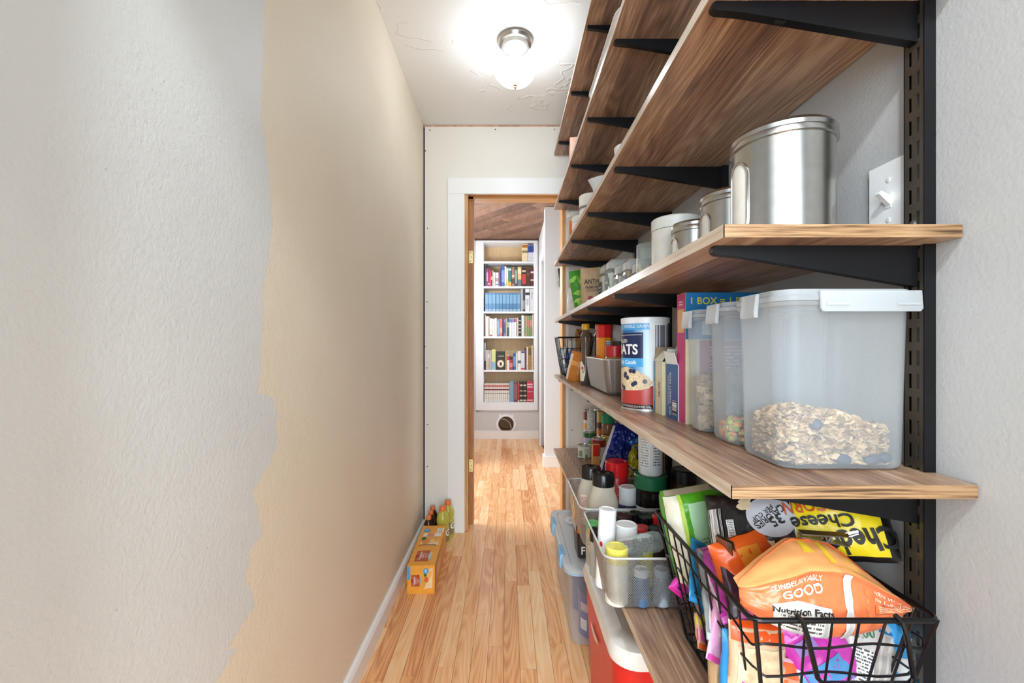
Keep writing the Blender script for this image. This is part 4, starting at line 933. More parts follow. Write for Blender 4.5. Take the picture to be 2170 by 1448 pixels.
def heap(name, label, cat, x0, x1, y0, y1, z, hfun, n, piece, mats):
    bm = bmesh.new(); N = 14
    def hz(x, y): return z + hfun((x - x0) / (x1 - x0), (y - y0) / (y1 - y0))
    gx = lambda i: x0 + 0.012 + (x1 - x0 - 0.024) * i / N
    gy = lambda j: y0 + 0.010 + (y1 - y0 - 0.020) * j / N
    g = [[bm.verts.new((gx(i), gy(j), hz(gx(i), gy(j)) - 0.006)) for i in range(N + 1)] for j in range(N + 1)]
    lo = [[bm.verts.new((v.co.x, v.co.y, z)) for v in rw] for rw in g]
    for j in range(N):
        for i in range(N):
            bm.faces.new((g[j][i], g[j][i + 1], g[j + 1][i + 1], g[j + 1][i])); bm.faces.new((lo[j][i], lo[j + 1][i], lo[j + 1][i + 1], lo[j][i + 1]))
    for k in range(N):
        bm.faces.new((lo[0][k], lo[0][k + 1], g[0][k + 1], g[0][k])); bm.faces.new((lo[N][k + 1], lo[N][k], g[N][k], g[N][k + 1]))
        bm.faces.new((lo[k + 1][0], lo[k][0], g[k][0], g[k + 1][0])); bm.faces.new((lo[k][N], lo[k + 1][N], g[k + 1][N], g[k][N]))
    for k in range(n):
        edge = random.random(); x, y = random.uniform(x0, x1), random.uniform(y0, y1)
        if edge < 0.38: y = y0 + random.uniform(0, 0.006)
        elif edge < 0.58: x = x0 + random.uniform(0, 0.006)
        cr_ = 0.020
        qx = max(0, x0 + cr_ - x, x - x1 + cr_); qy = max(0, y0 + cr_ - y, y - y1 + cr_)
        if qx and qy and math.hypot(qx, qy) > cr_: continue
        top = hz(x, y) - z; zz = z + 0.004 + (random.uniform(0, 1) * top if edge < 0.58 else top + random.uniform(-0.006, 0.004))
        piece(bm, Vector((x, y, zz)), random.randrange(1, len(mats)) if random.random() < 0.7 else 1)
    o = fin(bm, name, mats, smooth=50); return tag(o, label, cat, kind='stuff')
def flake(bm, p, mi):
    r = random.uniform(0.004, 0.0085); R = Matrix.Rotation(random.uniform(0, 6.3), 3, 'Z') @ Matrix.Rotation(random.uniform(-1.2, 1.2), 3, 'X'); n = 7
    c = bm.verts.new(p + R @ Vector((0, 0, 0.002))); ring = [bm.verts.new(p + R @ Vector((r * random.uniform(0.7, 1.1) * math.cos(2 * PI * i / n), r * random.uniform(0.6, 1) * math.sin(2 * PI * i / n), random.uniform(-0.002, 0.002)))) for i in range(n)]
    for i in range(n): bm.faces.new((c, ring[i], ring[(i + 1) % n])).material_index = mi
def ball(bm, p, mi, r=0.006, sq=1.0):
    M4 = Matrix.Translation(p) @ Matrix.Rotation(random.uniform(0, 6), 4, random.choice('XYZ')) @ Matrix.Diagonal((r, r * random.uniform(0.8, 1), r * sq, 1))
    d = bmesh.ops.create_icosphere(bm, subdivisions=1, radius=1.0, matrix=M4)
    for v in d['verts']:
        for f in v.link_faces: f.material_index = mi
def shred(bm, p, mi):
    R = Matrix.Translation(p) @ Matrix.Rotation(random.uniform(0, 6), 4, 'Z') @ Matrix.Rotation(random.uniform(-1, 1), 4, 'X')
    vs_ = quadbox(bm, -0.014, 0.014, -0.011, 0.011, -0.006, 0.006, mi)
    for v in vs_: v.co = R @ (v.co * random.uniform(0.85, 1.1))
OATF = [M(c, 0.8, var=0.15, sc_=90) for c in ('#a98760', '#d9b98f', '#e2c8a0', '#c9a678', '#b8916a')]
heap('oat_flakes', 'oat flake cereal heap inside the large frosted tub', 'cereal', 0.389, 0.537, 0.611, 0.704, Z2 + 0.004, lambda a, b_: 0.050 + 0.018 * math.sin(PI * min(1, a * 1.25)) - 0.004 * a, 3200, flake, OATF)
def berry(bm, p, mi): ball(bm, p, mi, random.uniform(0.0085, 0.011), 0.75)
for i, (x, z, y) in enumerate(((0.428, 0.056, 0.610), (0.464, 0.008, 0.6095), (0.505, 0.008, 0.6095), (0.522, 0.010, 0.610), (0.455, 0.052, 0.64))):
    bm = bmesh.new(); bmesh.ops.create_icosphere(bm, subdivisions=2, radius=0.0085)
    for v in bm.verts: v.co *= 1 + 0.16 * noise.noise(v.co * 300 + Vector((i, 0, 0))); v.co.x *= (1.0, 1.3, 1.5, 1.2, 1)[i]; v.co.z *= 0.9
    for v in bm.verts: v.co.z += 0.0095
    o = fin(bm, 'blueberry', M('#3a3f52', 0.6, var=0.2, sc_=200)); o.location = (x, y, Z2 + z - 0.004)
    tag(o, ('dark dried blueberry on top of the oat flakes', 'dark blueberry low among the flakes near the tub middle', 'longest dark blueberry low at the tub front', 'dark blueberry low in the tub corner by the wall', 'dark blueberry behind on the oat flake heap')[i], 'blueberry', 'blueberries among the oat flakes')
heap('coloured_cereal', 'colourful fruit cereal pieces at the bottom of middle frosted tub', 'cereal', 0.390, 0.536, 0.753, 0.820, Z2 + 0.004, lambda a, b_: 0.020 + 0.034 * a, 420, lambda bm, p, mi: ball(bm, p, mi, random.uniform(0.005, 0.0075), 0.8),
     [M(c, 0.7) for c in ('#c08a50', '#d9a040', '#c84a38', '#7aa848', '#d8c04a', '#8a5a88', '#e08a50', '#b8c860')])
heap('wheat_squares', 'shredded wheat squares heaped inside the farthest frosted tub', 'cereal', 0.392, 0.528, 0.870, 0.908, Z2 + 0.006, lambda a, b_: 0.085 + 0.03 * a, 170, shred, [M(c, 0.9, var=0.3, sc_=220, bump=0.4, bsc=500) for c in ('#8f7350', '#a58660', '#b89a72', '#967852')])

# tall cereal box behind the tubs
bt, S, SL = carton('cereal_box', 'tall blue and pink cereal box lettered 1 BOX, behind the frosted tubs', 'box', (0.386, 0.955, Z2), 0, 0.172, 0.048, 0.287, M('#e8d8b0', 0.5))
patch(S, 0.0, 0.172, 0.185, 0.287, M('#1f7ab8', 0.4), bt, 'blue_band', 2, 2, 0.0005); patch(S, 0.03, 0.172, 0.03, 0.183, M('#b03a62', 0.4), bt, 'pink_panel', 2, 2, 0.0005); patch(S, 0.045, 0.15, 0.05, 0.17, print_mat('box_print', '#b03a62', '#e8c0cc', 16), bt, 'fine_print', 2, 2, 0.0009)
YEL = M('#f0de3c', 0.45)
text(S, '1 BOX = 1 BOOK', 0.088, 0.268, 0.021, YEL, bt, bold=0.015, off=0.001); patch(S, 0.035, 0.075, 0.195, 0.225, M('#d9e8f0', 0.5), bt, 'white_panel', 2, 1, 0.0009)
patch(SL, 0.001, 0.047, 0.001, 0.286, M('#c83a78', 0.4), bt, 'pink_side', 2, 2, 0.0005); patch(SL, 0.006, 0.042, 0.20, 0.252, M('#e8b878', 0.5), bt, 'side_picture', 2, 2, 0.0008); patch(SL, 0.012, 0.036, 0.258, 0.270, print_mat('side_mark', '#c83a78', '#f2dbe6', 2, 0.6), bt, 'printed_mark', 2, 1, 0.0008)

# opened breakfast cartons
def openbox(label, x, y0, y1, wx, h, side, front, sidelab, vert):
    t = thing('breakfast_box', label, 'box', (x, y0, Z2), (0, 0, 0), 'opened breakfast boxes'); d = y1 - y0; th = 0.0012
    bm = bmesh.new(); quadbox(bm, 0, wx, 0, th, 0.0, h); quadbox(bm, 0, wx, d - th, d, 0, h); quadbox(bm, 0, th, th, d - th, 0, h); quadbox(bm, wx - th, wx, th, d - th, 0, h); quadbox(bm, th, wx - th, th, d - th, 0, th); fin(bm, 'carton', front, t, smooth=0)
    SL = plane((0, d, 0), (0, -1, 0), (0, 0, 1)); patch(SL, 0.0, d, 0.0, h, side, t, 'side_panel', 2, 2, 0.0004)
    return t, SL, plane((0, 0, 0), (1, 0, 0), (0, 0, 1)), d
BLU = M('#2f5f9a', 0.4); CREAM = M('#e4d9bb', 0.5); PALE = M('#e6e6e2', 0.5)
t, SL, S, d = openbox('opened blue variety pack oatmeal box, beside the farthest tub', 0.384, 0.992, 1.067, 0.06, 0.128, BLU, PALE, None, True)
text(SL, 'VARIETY PACK', 0.030, 0.072, 0.0125, WINK, t, rot=PI / 2, bold=0.012, sx=0.9, off=0.001); text(SL, 'INSTANT OATMEAL', 0.017, 0.066, 0.008, WINK, t, rot=PI / 2, off=0.001); patch(SL, 0.022, 0.034, 0.006, 0.030, print_mat('blue_side_print', '#2f5f9a', '#d8e2ee', 2, 0.5, True), t, 'fine_print', 2, 1, 0.0009)
patch(SL, 0.042, 0.068, 0.010, 0.044, bars_mat('barcode_side', horiz=True), t, 'barcode', 2, 1, 0.0009)
def flap(parent, pts, mat, name='flap'):
    bm = bmesh.new(); v = [bm.verts.new(p) for p in pts]; bm.faces.new(v)
    r = bmesh.ops.extrude_face_region(bm, geom=list(bm.faces)); n = (Vector(pts[1]) - Vector(pts[0])).cross(Vector(pts[2]) - Vector(pts[0])).normalized()
    for e in r['geom']:
        if isinstance(e, bmesh.types.BMVert): e.co += n * 0.001
    return fin(bm, name, mat, parent, smooth=0)
stripes = bars_mat('striped_flap', '#f0f0ee', '#c85a50', 9)
flap(t, [(0, d, 0.128), (0, 0.001, 0.128), (-0.006, 0.006, 0.155), (-0.006, d - 0.004, 0.157)], M('#f2f1ee', 0.5))
flap(t, [(0.0, d, 0.128), (0.06, d, 0.128), (0.056, d + 0.004, 0.163), (0.004, d + 0.004, 0.163)], M('#e9e6de', 0.5)); flap(t, [(0.002, 0.0, 0.128), (0.058, 0.0, 0.128), (0.054, -0.008, 0.158), (0.02, -0.006, 0.160)], BLU)
t, SL, S, d = openbox('opened cream breakfast box with blue corner stripe, beside the oats canister', 0.377, 1.076, 1.134, 0.06, 0.132, CREAM, M('#cfc29c', 0.5), None, True)
patch(SL, 0.0, 0.011, 0.0, 0.132, M('#2f86b4', 0.4), t, 'blue_stripe', 2, 2, 0.0008); patch(SL, 0.028, 0.046, 0.040, 0.085, print_mat('cream_side_print', '#e4d9bb', '#3a2a1c', 2, 0.45, True), t, 'fine_print', 2, 1, 0.0009); patch(SL, 0.003, 0.009, 0.025, 0.085, print_mat('stripe_print', '#2f86b4', '#e2eef4', 1, 0.6, True), t, 'fine_print', 2, 1, 0.0012)
flap(t, [(0, d, 0.132), (0, 0.001, 0.132), (0.022, 0.006, 0.158), (0.022, d - 0.006, 0.158)], M('#efe8d2', 0.5)); flap(t, [(0.0, d, 0.132), (0.06, d, 0.132), (0.056, d - 0.004, 0.168), (0.006, d - 0.004, 0.168)], M('#8f7a62', 0.6))
pk, S_ = packet('sachet', 'clear and blue sachet poking out of the opened cream box', 'packet', (0.412, 1.11, Z2 + 0.09), (0.2, 0.35, 0.2), 0.05, 0.10, 0.012, '#b9bcc0', 31, ((-0.4, 0.2, 0.5, 0.8, '#3a4f9a'),))

# oats canister
oc = thing('oats_canister', 'tall blue cardboard oats canister with a white plastic lid', 'canister', (0.3775, 1.2116, Z2), (0, 0, -0.3015))
R = 0.0624; Hh = 0.247
bm = bmesh.new(); lathe(bm, [(R - 0.001, 0.0003), (R, 0.001), (R, Hh - 0.016)], seg=72); fin(bm, 'tube', M('#f0f0f0', 0.3), oc)
bm = bmesh.new(); lathe(bm, [(R + 0.002, Hh - 0.016), (R + 0.0025, Hh - 0.002), (R + 0.001, Hh), (R - 0.003, Hh), (R - 0.004, Hh - 0.003)], seg=72); fin(bm, 'lid', M('#e9ebee', 0.35), oc)['label'] = 'white plastic lid'
bm = bmesh.new(); lathe(bm, [(R + 0.0008, 0.0), (R + 0.0008, 0.004)], seg=72); fin(bm, 'base_rim', M('#d8d8d8', 0.3, 0.6), oc)
S = cyl(R)
def arc(a0, a1, v0, v1, m, nm='label_panel', off=0.0006): return patch(S, a0 * R, a1 * R, v0, v1, m, oc, nm, 30, 2, off)
gr, nt, b = newmat('oats_label_blue'); tc = nt.nodes.new('ShaderNodeTexCoord'); s_ = nt.nodes.new('ShaderNodeSeparateXYZ'); nt.links.new(tc.outputs['UV'], s_.inputs[0])
nt.links.new(ramp(nt, s_.outputs[0], [(0.0, '#2a5f9a'), (0.72, '#2f6fae'), (0.9, '#a9cbe6'), (1.0, '#d4e4f2')]), b.inputs['Base Color']); b.inputs['Roughness'].default_value = 0.3
arc(-2.4, 0.197, 0.004, 0.230, gr); arc(-2.0, 0.18, 0.2135, 0.230, M('#4aa0d8', 0.3), off=0.0009)
text(S, 'WHOLE GRAIN', -0.42 * R, 0.2225, 0.0115, WINK, oc, sx=0.95, off=0.0014)
arc(-1.75, -0.07, 0.138, 0.206, M('#16264e', 0.3), off=0.0009); arc(-1.6, -0.12, 0.1995, 0.2003, WINK, 'rule_line', 0.0013)
text(S, 'ROLLED', -1.16 * R, 0.184, 0.0125, WINK, oc, bold=0.012, off=0.0014, sub=1); text(S, 'OATS', -0.98 * R, 0.160, 0.037, WINK, oc, bold=0.025, off=0.0014, sub=2, sx=0.92)
arc(-1.8, -0.07, 0.115, 0.138, M('#48a4da', 0.3), off=0.0009); text(S, 'Quick Cook', -0.98 * R, 0.127, 0.0155, WINK, oc, bold=0.012, off=0.0014, sub=1)
arc(-2.2, 0.33, 0.004, 0.016, M('#3a1a16', 0.3), off=0.0010); text(S, 'NET WT 42 OZ (2 LB 10 OZ) 1.19kg', -0.42 * R, 0.0095, 0.0075, WINK, oc, sx=0.72, off=0.0016)
poly_patch(S, [(-2.0 * R, 0.016), (0.33 * R, 0.016), (0.33 * R, 0.066), (0.2 * R, 0.062), (-0.2 * R, 0.058), (-0.8 * R, 0.056), (-1.4 * R, 0.058), (-2.0 * R, 0.064)], M('#b23a34', 0.3), oc, 'printed_bowl', 0.0010, 4)
oats = [(-2.0 * R, 0.062), (-1.4 * R, 0.054), (-0.8 * R, 0.051), (-0.2 * R, 0.054), (0.2 * R, 0.060), (0.30 * R, 0.075), (0.1 * R, 0.092), (-0.3 * R, 0.104), (-0.8 * R, 0.115), (-1.3 * R, 0.110), (-2.0 * R, 0.098)]
poly_patch(S, oats, M('#d8bd98', 0.5, var=0.25, sc_=220), oc, 'printed_oats', 0.0013, 5)
for a, v in ((-0.62, 0.104), (-0.46, 0.103), (-0.95, 0.090), (-0.78, 0.085), (-0.90, 0.095), (-1.15, 0.062), (-1.0, 0.057), (-0.40, 0.072), (0.0, 0.077), (-0.5, 0.068)):
    poly_patch(S, ell(a * R, v, 0.0058, 0.0062, 14), M('#2a2f4a', 0.35), oc, 'printed_berry', 0.0018, 2)
arc(0.42, 1.15, 0.10, 0.225, bars_mat('oats_stripes', '#e8e8ea', '#7c7c86', 16), off=0.0008); arc(1.15, 2.4, 0.004, 0.23, M('#1e2a5a', 0.3))

# mesh-metal material and baskets
def mesh_metal(name, pitch, wire, col):
    m, nt, b = newmat(name); tc = nt.nodes.new('ShaderNodeTexCoord'); s = nt.nodes.new('ShaderNodeSeparateXYZ'); nt.links.new(tc.outputs['UV'], s.inputs[0])
    lw = nt.nodes.new('ShaderNodeLayerWeight'); lw.inputs['Blend'].default_value = 0.5   # wires have thickness: gaps close at a slant
    wid = math_node(nt, 'ADD', wire, math_node(nt, 'MULTIPLY', math_node(nt, 'POWER', lw.outputs['Facing'], 2.5), 0.7))
    def strand(sum_):
        f = math_node(nt, 'FRACT', math_node(nt, 'MULTIPLY', sum_, 1.0 / pitch)); return math_node(nt, 'LESS_THAN', f, wid)
    a = strand(math_node(nt, 'ADD', s.outputs[0], math_node(nt, 'MULTIPLY', s.outputs[1], 0.8))); c = strand(math_node(nt, 'SUBTRACT', math_node(nt, 'ADD', s.outputs[0], 5.0), math_node(nt, 'MULTIPLY', s.outputs[1], 0.8)))
    on = math_node(nt, 'MAXIMUM', a, c)
    tr = nt.nodes.new('ShaderNodeBsdfTransparent'); mx = nt.nodes.new('ShaderNodeMixShader')
    b.inputs['Base Color'].default_value = hexc(col); b.inputs['Metallic'].default_value = 0.7; b.inputs['Roughness'].default_value = 0.4
    nt.links.new(on, mx.inputs[0]); nt.links.new(tr.outputs[0], mx.inputs[1]); nt.links.new(b.outputs[0], mx.inputs[2]); nt.links.new(mx.outputs[0], nt.nodes['Material Output'].inputs['Surface'])
    return m
MESHM = mesh_metal('silver_mesh', 0.0050, 0.30, '#a2a2a0'); SILV = M('#c6c5c3', 0.35, 0.4)
def mesh_basket(label, x0, x1, y0, y1, z, h, flare, r, hole=None, group='silver mesh baskets'):
    t = thing('mesh_basket', label, 'basket', ((x0 + x1) / 2, (y0 + y1) / 2, z), (0, 0, 0), group); a, b_ = (x1 - x0) / 2, (y1 - y0) / 2
    bm = bmesh.new(); loft(bm, [(0.0022, -a + flare + 0.008, a - flare - 0.008, -b_ + flare + 0.008, b_ - flare - 0.008, r * 0.7), (0.010, -a + flare, a - flare, -b_ + flare, b_ - flare, r * 0.9), (h * 0.5, -a + flare * 0.4, a - flare * 0.4, -b_ + flare * 0.4, b_ - flare * 0.4, r), (h, -a, a, -b_, b_, r)], 6, uv=True, cap1=False)
    o = fin(bm, 'mesh_wall', MESHM, t, wn=True)
    bm = bmesh.new(); tube(bm, [(p[0], p[1], h) for p in rrect(-a, a, -b_, b_, r, 6)], 0.0028, 8, True); fin(bm, 'rim', SILV, t)
    if hole:
        cy_, cz_, ry, rz = hole; bm = bmesh.new()
        tube(bm, [(-a + flare * 0.4 * 2 * (1 - (cz_ + rz * math.sin(q)) / h) - 0.001, cy_ + ry * math.cos(q), cz_ + rz * math.sin(q)) for q in [2 * PI * i / 24 for i in range(24)]], 0.0028, 6, True)
        fin(bm, 'grip_ring', M('#d8a878', 0.4, 0.3), t)['label'] = 'copper-toned oval grip ring'
    return t
mesh_basket('small silver mesh basket of condiments beside the oats canister', 0.322, 0.525, 1.475, 1.835, Z2, 0.124, 0.016, 0.020)
# goods in and around that basket
cb = thing('shaker', 'orange faceted shaker with a red cap in small mesh basket', 'bottle', (0.372, 1.70, Z2 + 0.004), (0, 0, -0.2))
bm = bmesh.new(); lathe(bm, [(0.030, 0), (0.031, 0.004), (0.031, 0.195), (0.029, 0.199)], seg=8); fin(bm, 'body', M('#e08a24', 0.3), cb, smooth=20)
bm = bmesh.new(); lathe(bm, [(0.0315, 0.1995), (0.0315, 0.244), (0.027, 0.249)], seg=8); fin(bm, 'cap', M('#cf1f20', 0.25), cb, smooth=20)['label'] = 'red cap'
S = plane((0.012, -0.0289, 0), (1, 0, 0), (0, 0, 1)); patch(S, -0.007, 0.012, 0.085, 0.185, print_mat('blue_facts', '#3a5a86', '#c8d4e0', 14), cb, 'facts_label', 2, 2, 0.0012); patch(plane((-0.022, -0.0215, 0), (0.7, -0.7, 0), (0, 0, 1)), -0.010, 0.010, 0.118, 0.130, print_mat('shaker_print', '#e08a24', '#d84a2a', 2, 0.6), cb, 'fine_print', 2, 1, 0.0012)
def syrup(label, x, y, mat, r=0.023, liquid=0.09):
    t = thing('syrup_bottle', label, 'bottle', (x, y, Z2), (0, 0, face(x, y)), 'syrup bottles with yellow caps')
    bm = bmesh.new(); k = r / 0.023
    lathe(bm, [(0.021 * k, 0.0003), (0.023 * k, 0.005), (0.023 * k, 0.085), (0.018 * k, 0.115), (0.0165 * k, 0.140), (0.0195 * k, 0.180), (0.0225 * k, 0.205), (0.021 * k, 0.217), (0.015 * k, 0.226), (0.0145 * k, 0.240)], seg=32); fin(bm, 'body', mat, t)
    bm = bmesh.new(); lathe(bm, [(0.020 * k, 0.003), (0.0215 * k, 0.008), (0.0215 * k, liquid)], seg=28); fin(bm, 'syrup', M('#24130d', 0.12), t)['label'] = 'dark brown syrup'
    bm = bmesh.new(); lathe(bm, [(0.0165 * k, 0.240), (0.0165 * k, 0.262), (0.0145 * k, 0.265)], seg=40, rib=-0.03); fin(bm, 'cap', M('#e0ac1e', 0.35), t)['label'] = 'yellow cap'
    S = cyl(r); poly_patch(S, [(-0.030, 0.02), (-0.008, 0.02), (-0.002, 0.05), (-0.006, 0.085), (-0.018, 0.105), (-0.030, 0.10)], M('#e9e4d6', 0.4), t, 'paper_label', 0.0008, 3); poly_patch(S, ell(-0.014, 0.075, 0.006, 0.008), M('#d0605a', 0.5), t, 'label_flower', 0.0014, 2); poly_patch(S, ell(-0.011, 0.060, 0.005, 0.007), M('#9ab04a', 0.5), t, 'label_leaf', 0.0014, 2)
    return t
AMBER = clear_mat('syrup_bottle_plastic', '#cfc2b4', 0.30, 0.08, '#8a7a6c', 0.8)
syrup('clear syrup bottle nearly empty with yellow cap, at the shelf front edge', 0.334, 1.893, AMBER)
syrup('darker syrup bottle with yellow cap, standing behind the orange shaker', 0.400, 1.925, clear_mat('dark_bottle', '#6a4a3a', 0.5, 0.1, '#4a2a1c'), 0.026, 0.18)
roundjar('peanut_butter_jar', 'nut butter jar with red lid in the small mesh basket', 'jar', (0.385, 1.585, Z2 + 0.004), 0.036, 0.168, M('#a9763f', 0.25), M('#c8242a', 0.3), 0.040, 0.034, 0.012)
bt, S, SL = carton('tea_box', 'small cream box standing behind the red-lidded jar', 'box', (0.416, 1.73, Z2 + 0.004), 0, 0.075, 0.05, 0.168, M('#ddd6c8', 0.5)); patch(S, 0.006, 0.07, 0.122, 0.132, print_mat('tea_print', '#ddd6c8', '#4a4440', 2, 0.5), bt, 'fine_print', 2, 1, 0.0008); patch(S, 0.006, 0.07, 0.02, 0.10, FINE, bt, 'fine_print', 2, 2)
roundjar('spice_tin', 'green and brown spice tin behind the cream box', 'tin', (0.470, 1.87, Z2), 0.030, 0.190, M('#6a7a4a', 0.4), M('#4a4038', 0.4), 0.02)
roundjar('red_jar', 'dark red jam jar inside the small mesh basket below the rim', 'jar', (0.455, 1.53, Z2 + 0.004), 0.030, 0.10, M('#7a1f24', 0.2), M('#b0a8a0', 0.3, 0.8), 0.014, 0.028, 0.01)
pk, S_ = packet('snack_bag', 'orange chip bag slumped at the front edge of the second shelf', 'bag', (0.318, 2.12, Z2), (0.1, 0.24, -0.5), 0.085, 0.145, 0.05, '#c8782a', 41, ((-0.3, 0.4, 0.55, 0.7, '#e09a50'), (-0.47, -0.3, 0.05, 0.9, '#e8d8c8')), kind='stand')

# wire baskets: rim, wall wires and handles as separate wires
WIRE = M('#0c0c0e', 0.35, 0.2)
def wire_basket(label, x0, x1, y0, y1, z, h, tx, ty, nx, ny, levels, rr=0.0034, wr_=0.0017, wavy=0.0, handle=None):
    t = thing('wire_basket', label, 'basket', ((x0 + x1) / 2, (y0 + y1) / 2, z), (0, 0, 0), 'black wire baskets'); a, b_ = (x1 - x0) / 2, (y1 - y0) / 2
    def at(k):   # half sizes at height fraction k
        return a - tx * (1 - k), b_ - ty * (1 - k)
    bm = bmesh.new(); tube(bm, [(p[0], p[1], h) for p in rrect(-a, a, -b_, b_, 0.012, 4)], rr, 8, True); fin(bm, 'rim', WIRE, t)
    a0, b0 = at(0); bm = bmesh.new(); tube(bm, [(p[0], p[1], 0.003) for p in rrect(-a0, a0, -b0, b0, 0.012, 4)], wr_ * 1.3, 6, True); fin(bm, 'base_ring', WIRE, t)
    for i in range(nx + 1):
        f = -1 + 2 * i / nx
        f = max(-0.97, min(0.97, f)); pts = [(f * a, -b_, h + 0.001), (f * (a - tx * 0.5) + wavy * math.sin(i * 2.1), -b_ + ty * 0.5, h * 0.5), (f * a0, -b0, 0.003), (f * a0, 0, 0.002), (f * a0, b0, 0.003), (f * (a - tx * 0.5), b_ - ty * 0.5, h * 0.5), (f * a, b_, h + 0.001)]
        bm = bmesh.new(); tube(bm, pts, wr_ * (1.7 if i in (0, nx) else 1), 6); fin(bm, 'wire', WIRE, t)
    for i in range(1, ny):
        f = -1 + 2 * i / ny; pts = [(-a, f * b_, h + 0.001), (-a + tx * 0.5, f * (b_ - ty * 0.5) + wavy * math.sin(i * 1.7), h * 0.5), (-a0, f * b0, 0.003), (a0, f * b0, 0.003), (a - tx * 0.5, f * (b_ - ty * 0.5), h * 0.5), (a, f * b_, h + 0.001)]
        bm = bmesh.new(); tube(bm, pts, wr_, 6); fin(bm, 'wire', WIRE, t)
    for j, k in enumerate(levels):
        ak, bk = at(k); pts = []
        for q, p in enumerate(rrect(-ak, ak, -bk, bk, 0.012, 4)): pts.append(p)
        dense = []
        for q in range(len(pts)):
            p, n_ = Vector(pts[q]), Vector(pts[(q + 1) % len(pts)]); m_ = max(1, int((n_ - p).length / 0.02))
            for s in range(m_): dense.append(p.lerp(n_, s / m_))
        bm = bmesh.new(); tube(bm, [(p.x, p.y, h * k + wavy * 1.3 * math.sin(i_ * 0.9 + j * 1.7)) for i_, p in enumerate(dense)], wr_, 5, True); fin(bm, 'wire', WIRE, t)
    if handle:
        h0, h1, hd = handle; bm = bmesh.new(); yy = -b_ - 0.004
        tube(bm, [(h0, yy + 0.006, h + 0.006), (h0 + 0.002, yy - 0.003, h + 0.002), (h0 + 0.006, yy - 0.005, h - 0.014), (h0 + 0.022, yy - 0.001, h - hd + 0.008), (h0 + 0.030, yy, h - hd), (h1 - 0.006, yy, h - hd), (h1, yy - 0.001, h - hd + 0.008), (h1 - 0.012, yy - 0.005, h - 0.014), (h1 - 0.016, yy - 0.003, h + 0.002), (h1 - 0.018, yy + 0.006, h + 0.006)], 0.0032, 8); fin(bm, 'handle', WIRE, t)
    return t
wire_basket('small black wire basket of snack bags at the far end of second shelf', 0.274, 0.475, 2.42, 2.600, Z2, 0.218, 0.036, 0.014, 8, 5, (0.45, 0.72))
pk, S = packet('snack_bag', 'white bag with a nutrition panel inside the far wire basket', 'bag', (0.385, 2.48, Z2 + 0.012), (-0.05, 0.05, 0), 0.125, 0.185, 0.03, '#d8d4ca', 51, kind='stand'); text(S, 'Nutrition Facts', -0.005, 0.135, 0.012, INK, pk, bold=0.02); patch(S, -0.045, 0.05, 0.03, 0.125, FACTS, pk, 'facts_panel', off=0.0012)
pk, S = packet('snack_bag', 'black and white bag at the aisle side of the far wire basket', 'bag', (0.325, 2.50, Z2 + 0.012), (0, -0.16, -1.2), 0.10, 0.15, 0.02, '#26262c', 52, ((-0.3, 0.3, 0.35, 0.5, '#b8b8b8'), (-0.2, 0.4, 0.1, 0.2, '#8a8a90')))
pk, S = packet('snack_bag', 'bright blue corner bag inside the far wire basket', 'bag', (0.345, 2.462, Z2 + 0.09), (0, 0.5, -0.2), 0.05, 0.06, 0.01, '#2f55b0', 53)
for i, (x, y, c, nm) in enumerate(((0.395, 2.545, '#a86a34', 'tan'), (0.44, 2.555, '#7a3a22', 'dark brown'), (0.425, 2.52, '#c08a4a', 'golden'))):
    packet('snack_bag', '%s crinkled bag topping the far wire basket' % nm, 'bag', (x, y, Z2 + 0.06), (0.1 * i, 0.2 - 0.2 * i, 0.3 * i), 0.085, 0.205 - 0.02 * i, 0.02, c, 54 + i, ((-0.2, 0.3, 0.7, 0.85, '#c9a890'),))

# ------------------------------------------------------------------ upper shelves
JW = M('#e4e1da', 0.35)
t = roundjar('white_canister', 'white lidded canister with a grey band on the fourth shelf', 'canister', (0.36, 1.905, Z4), 0.050, 0.160, JW, M('#e3ded4', 0.4), 0.05, 0.052, seg=40); patch(cyl(0.0522), -0.08, 0.08, 0.100, 0.107, M('#6a6a68', 0.4), t, 'grey_band')
pt_ = thing('pitcher', 'pale grey pitcher with a flared lip on the fourth shelf', 'pitcher', (0.365, 1.665, Z4), (0, 0, 0))
bm = bmesh.new(); lathe(bm, [(0.038, 0.0003), (0.043, 0.004), (0.046, 0.05), (0.042, 0.105), (0.050, 0.140), (0.047, 0.140), (0.039, 0.105), (0.042, 0.05), (0.036, 0.008)], seg=40, cap1=True)
for v in bm.verts:
    if v.co.z > 0.11 and v.co.x < -0.02: v.co.x -= 0.014 * (v.co.z - 0.11) / 0.03 * max(0, 1 - abs(v.co.y) / 0.03)
fin(bm, 'body', M('#cfd1d2', 0.3), pt_)
bm = bmesh.new(); tube(bm, [(0.044, 0, 0.12), (0.075, 0, 0.118), (0.082, 0, 0.08), (0.07, 0, 0.04), (0.044, 0, 0.03)], 0.005, 8); fin(bm, 'handle', M('#cfd1d2', 0.3), pt_)
roundjar('white_cup', 'small plain white cup on the fourth shelf', 'cup', (0.345, 1.25, Z4), 0.042, 0.074, M('#e8e8e6', 0.35), prof=[(0.034, 0.0003), (0.037, 0.003), (0.042, 0.071), (0.043, 0.074), (0.0405, 0.074), (0.035, 0.006)])
t = roundjar('label_jar', 'tall clear jar with orange label at the far end of the fourth shelf', 'jar', (0.375, 2.45, Z4), 0.046, 0.250, clear_mat('hazy_jar', '#e9e6de', 0.6, 0.2, '#cfcabf'), M('#cfccc2', 0.4), 0.03, 0.047); patch(cyl(0.046), -0.035, 0.03, 0.05, 0.20, M('#d8602a', 0.4), t, 'orange_label'); patch(cyl(0.046), -0.035, 0.03, 0.01, 0.05, M('#5a5048', 0.5), t, 'dark_label', off=0.0009)
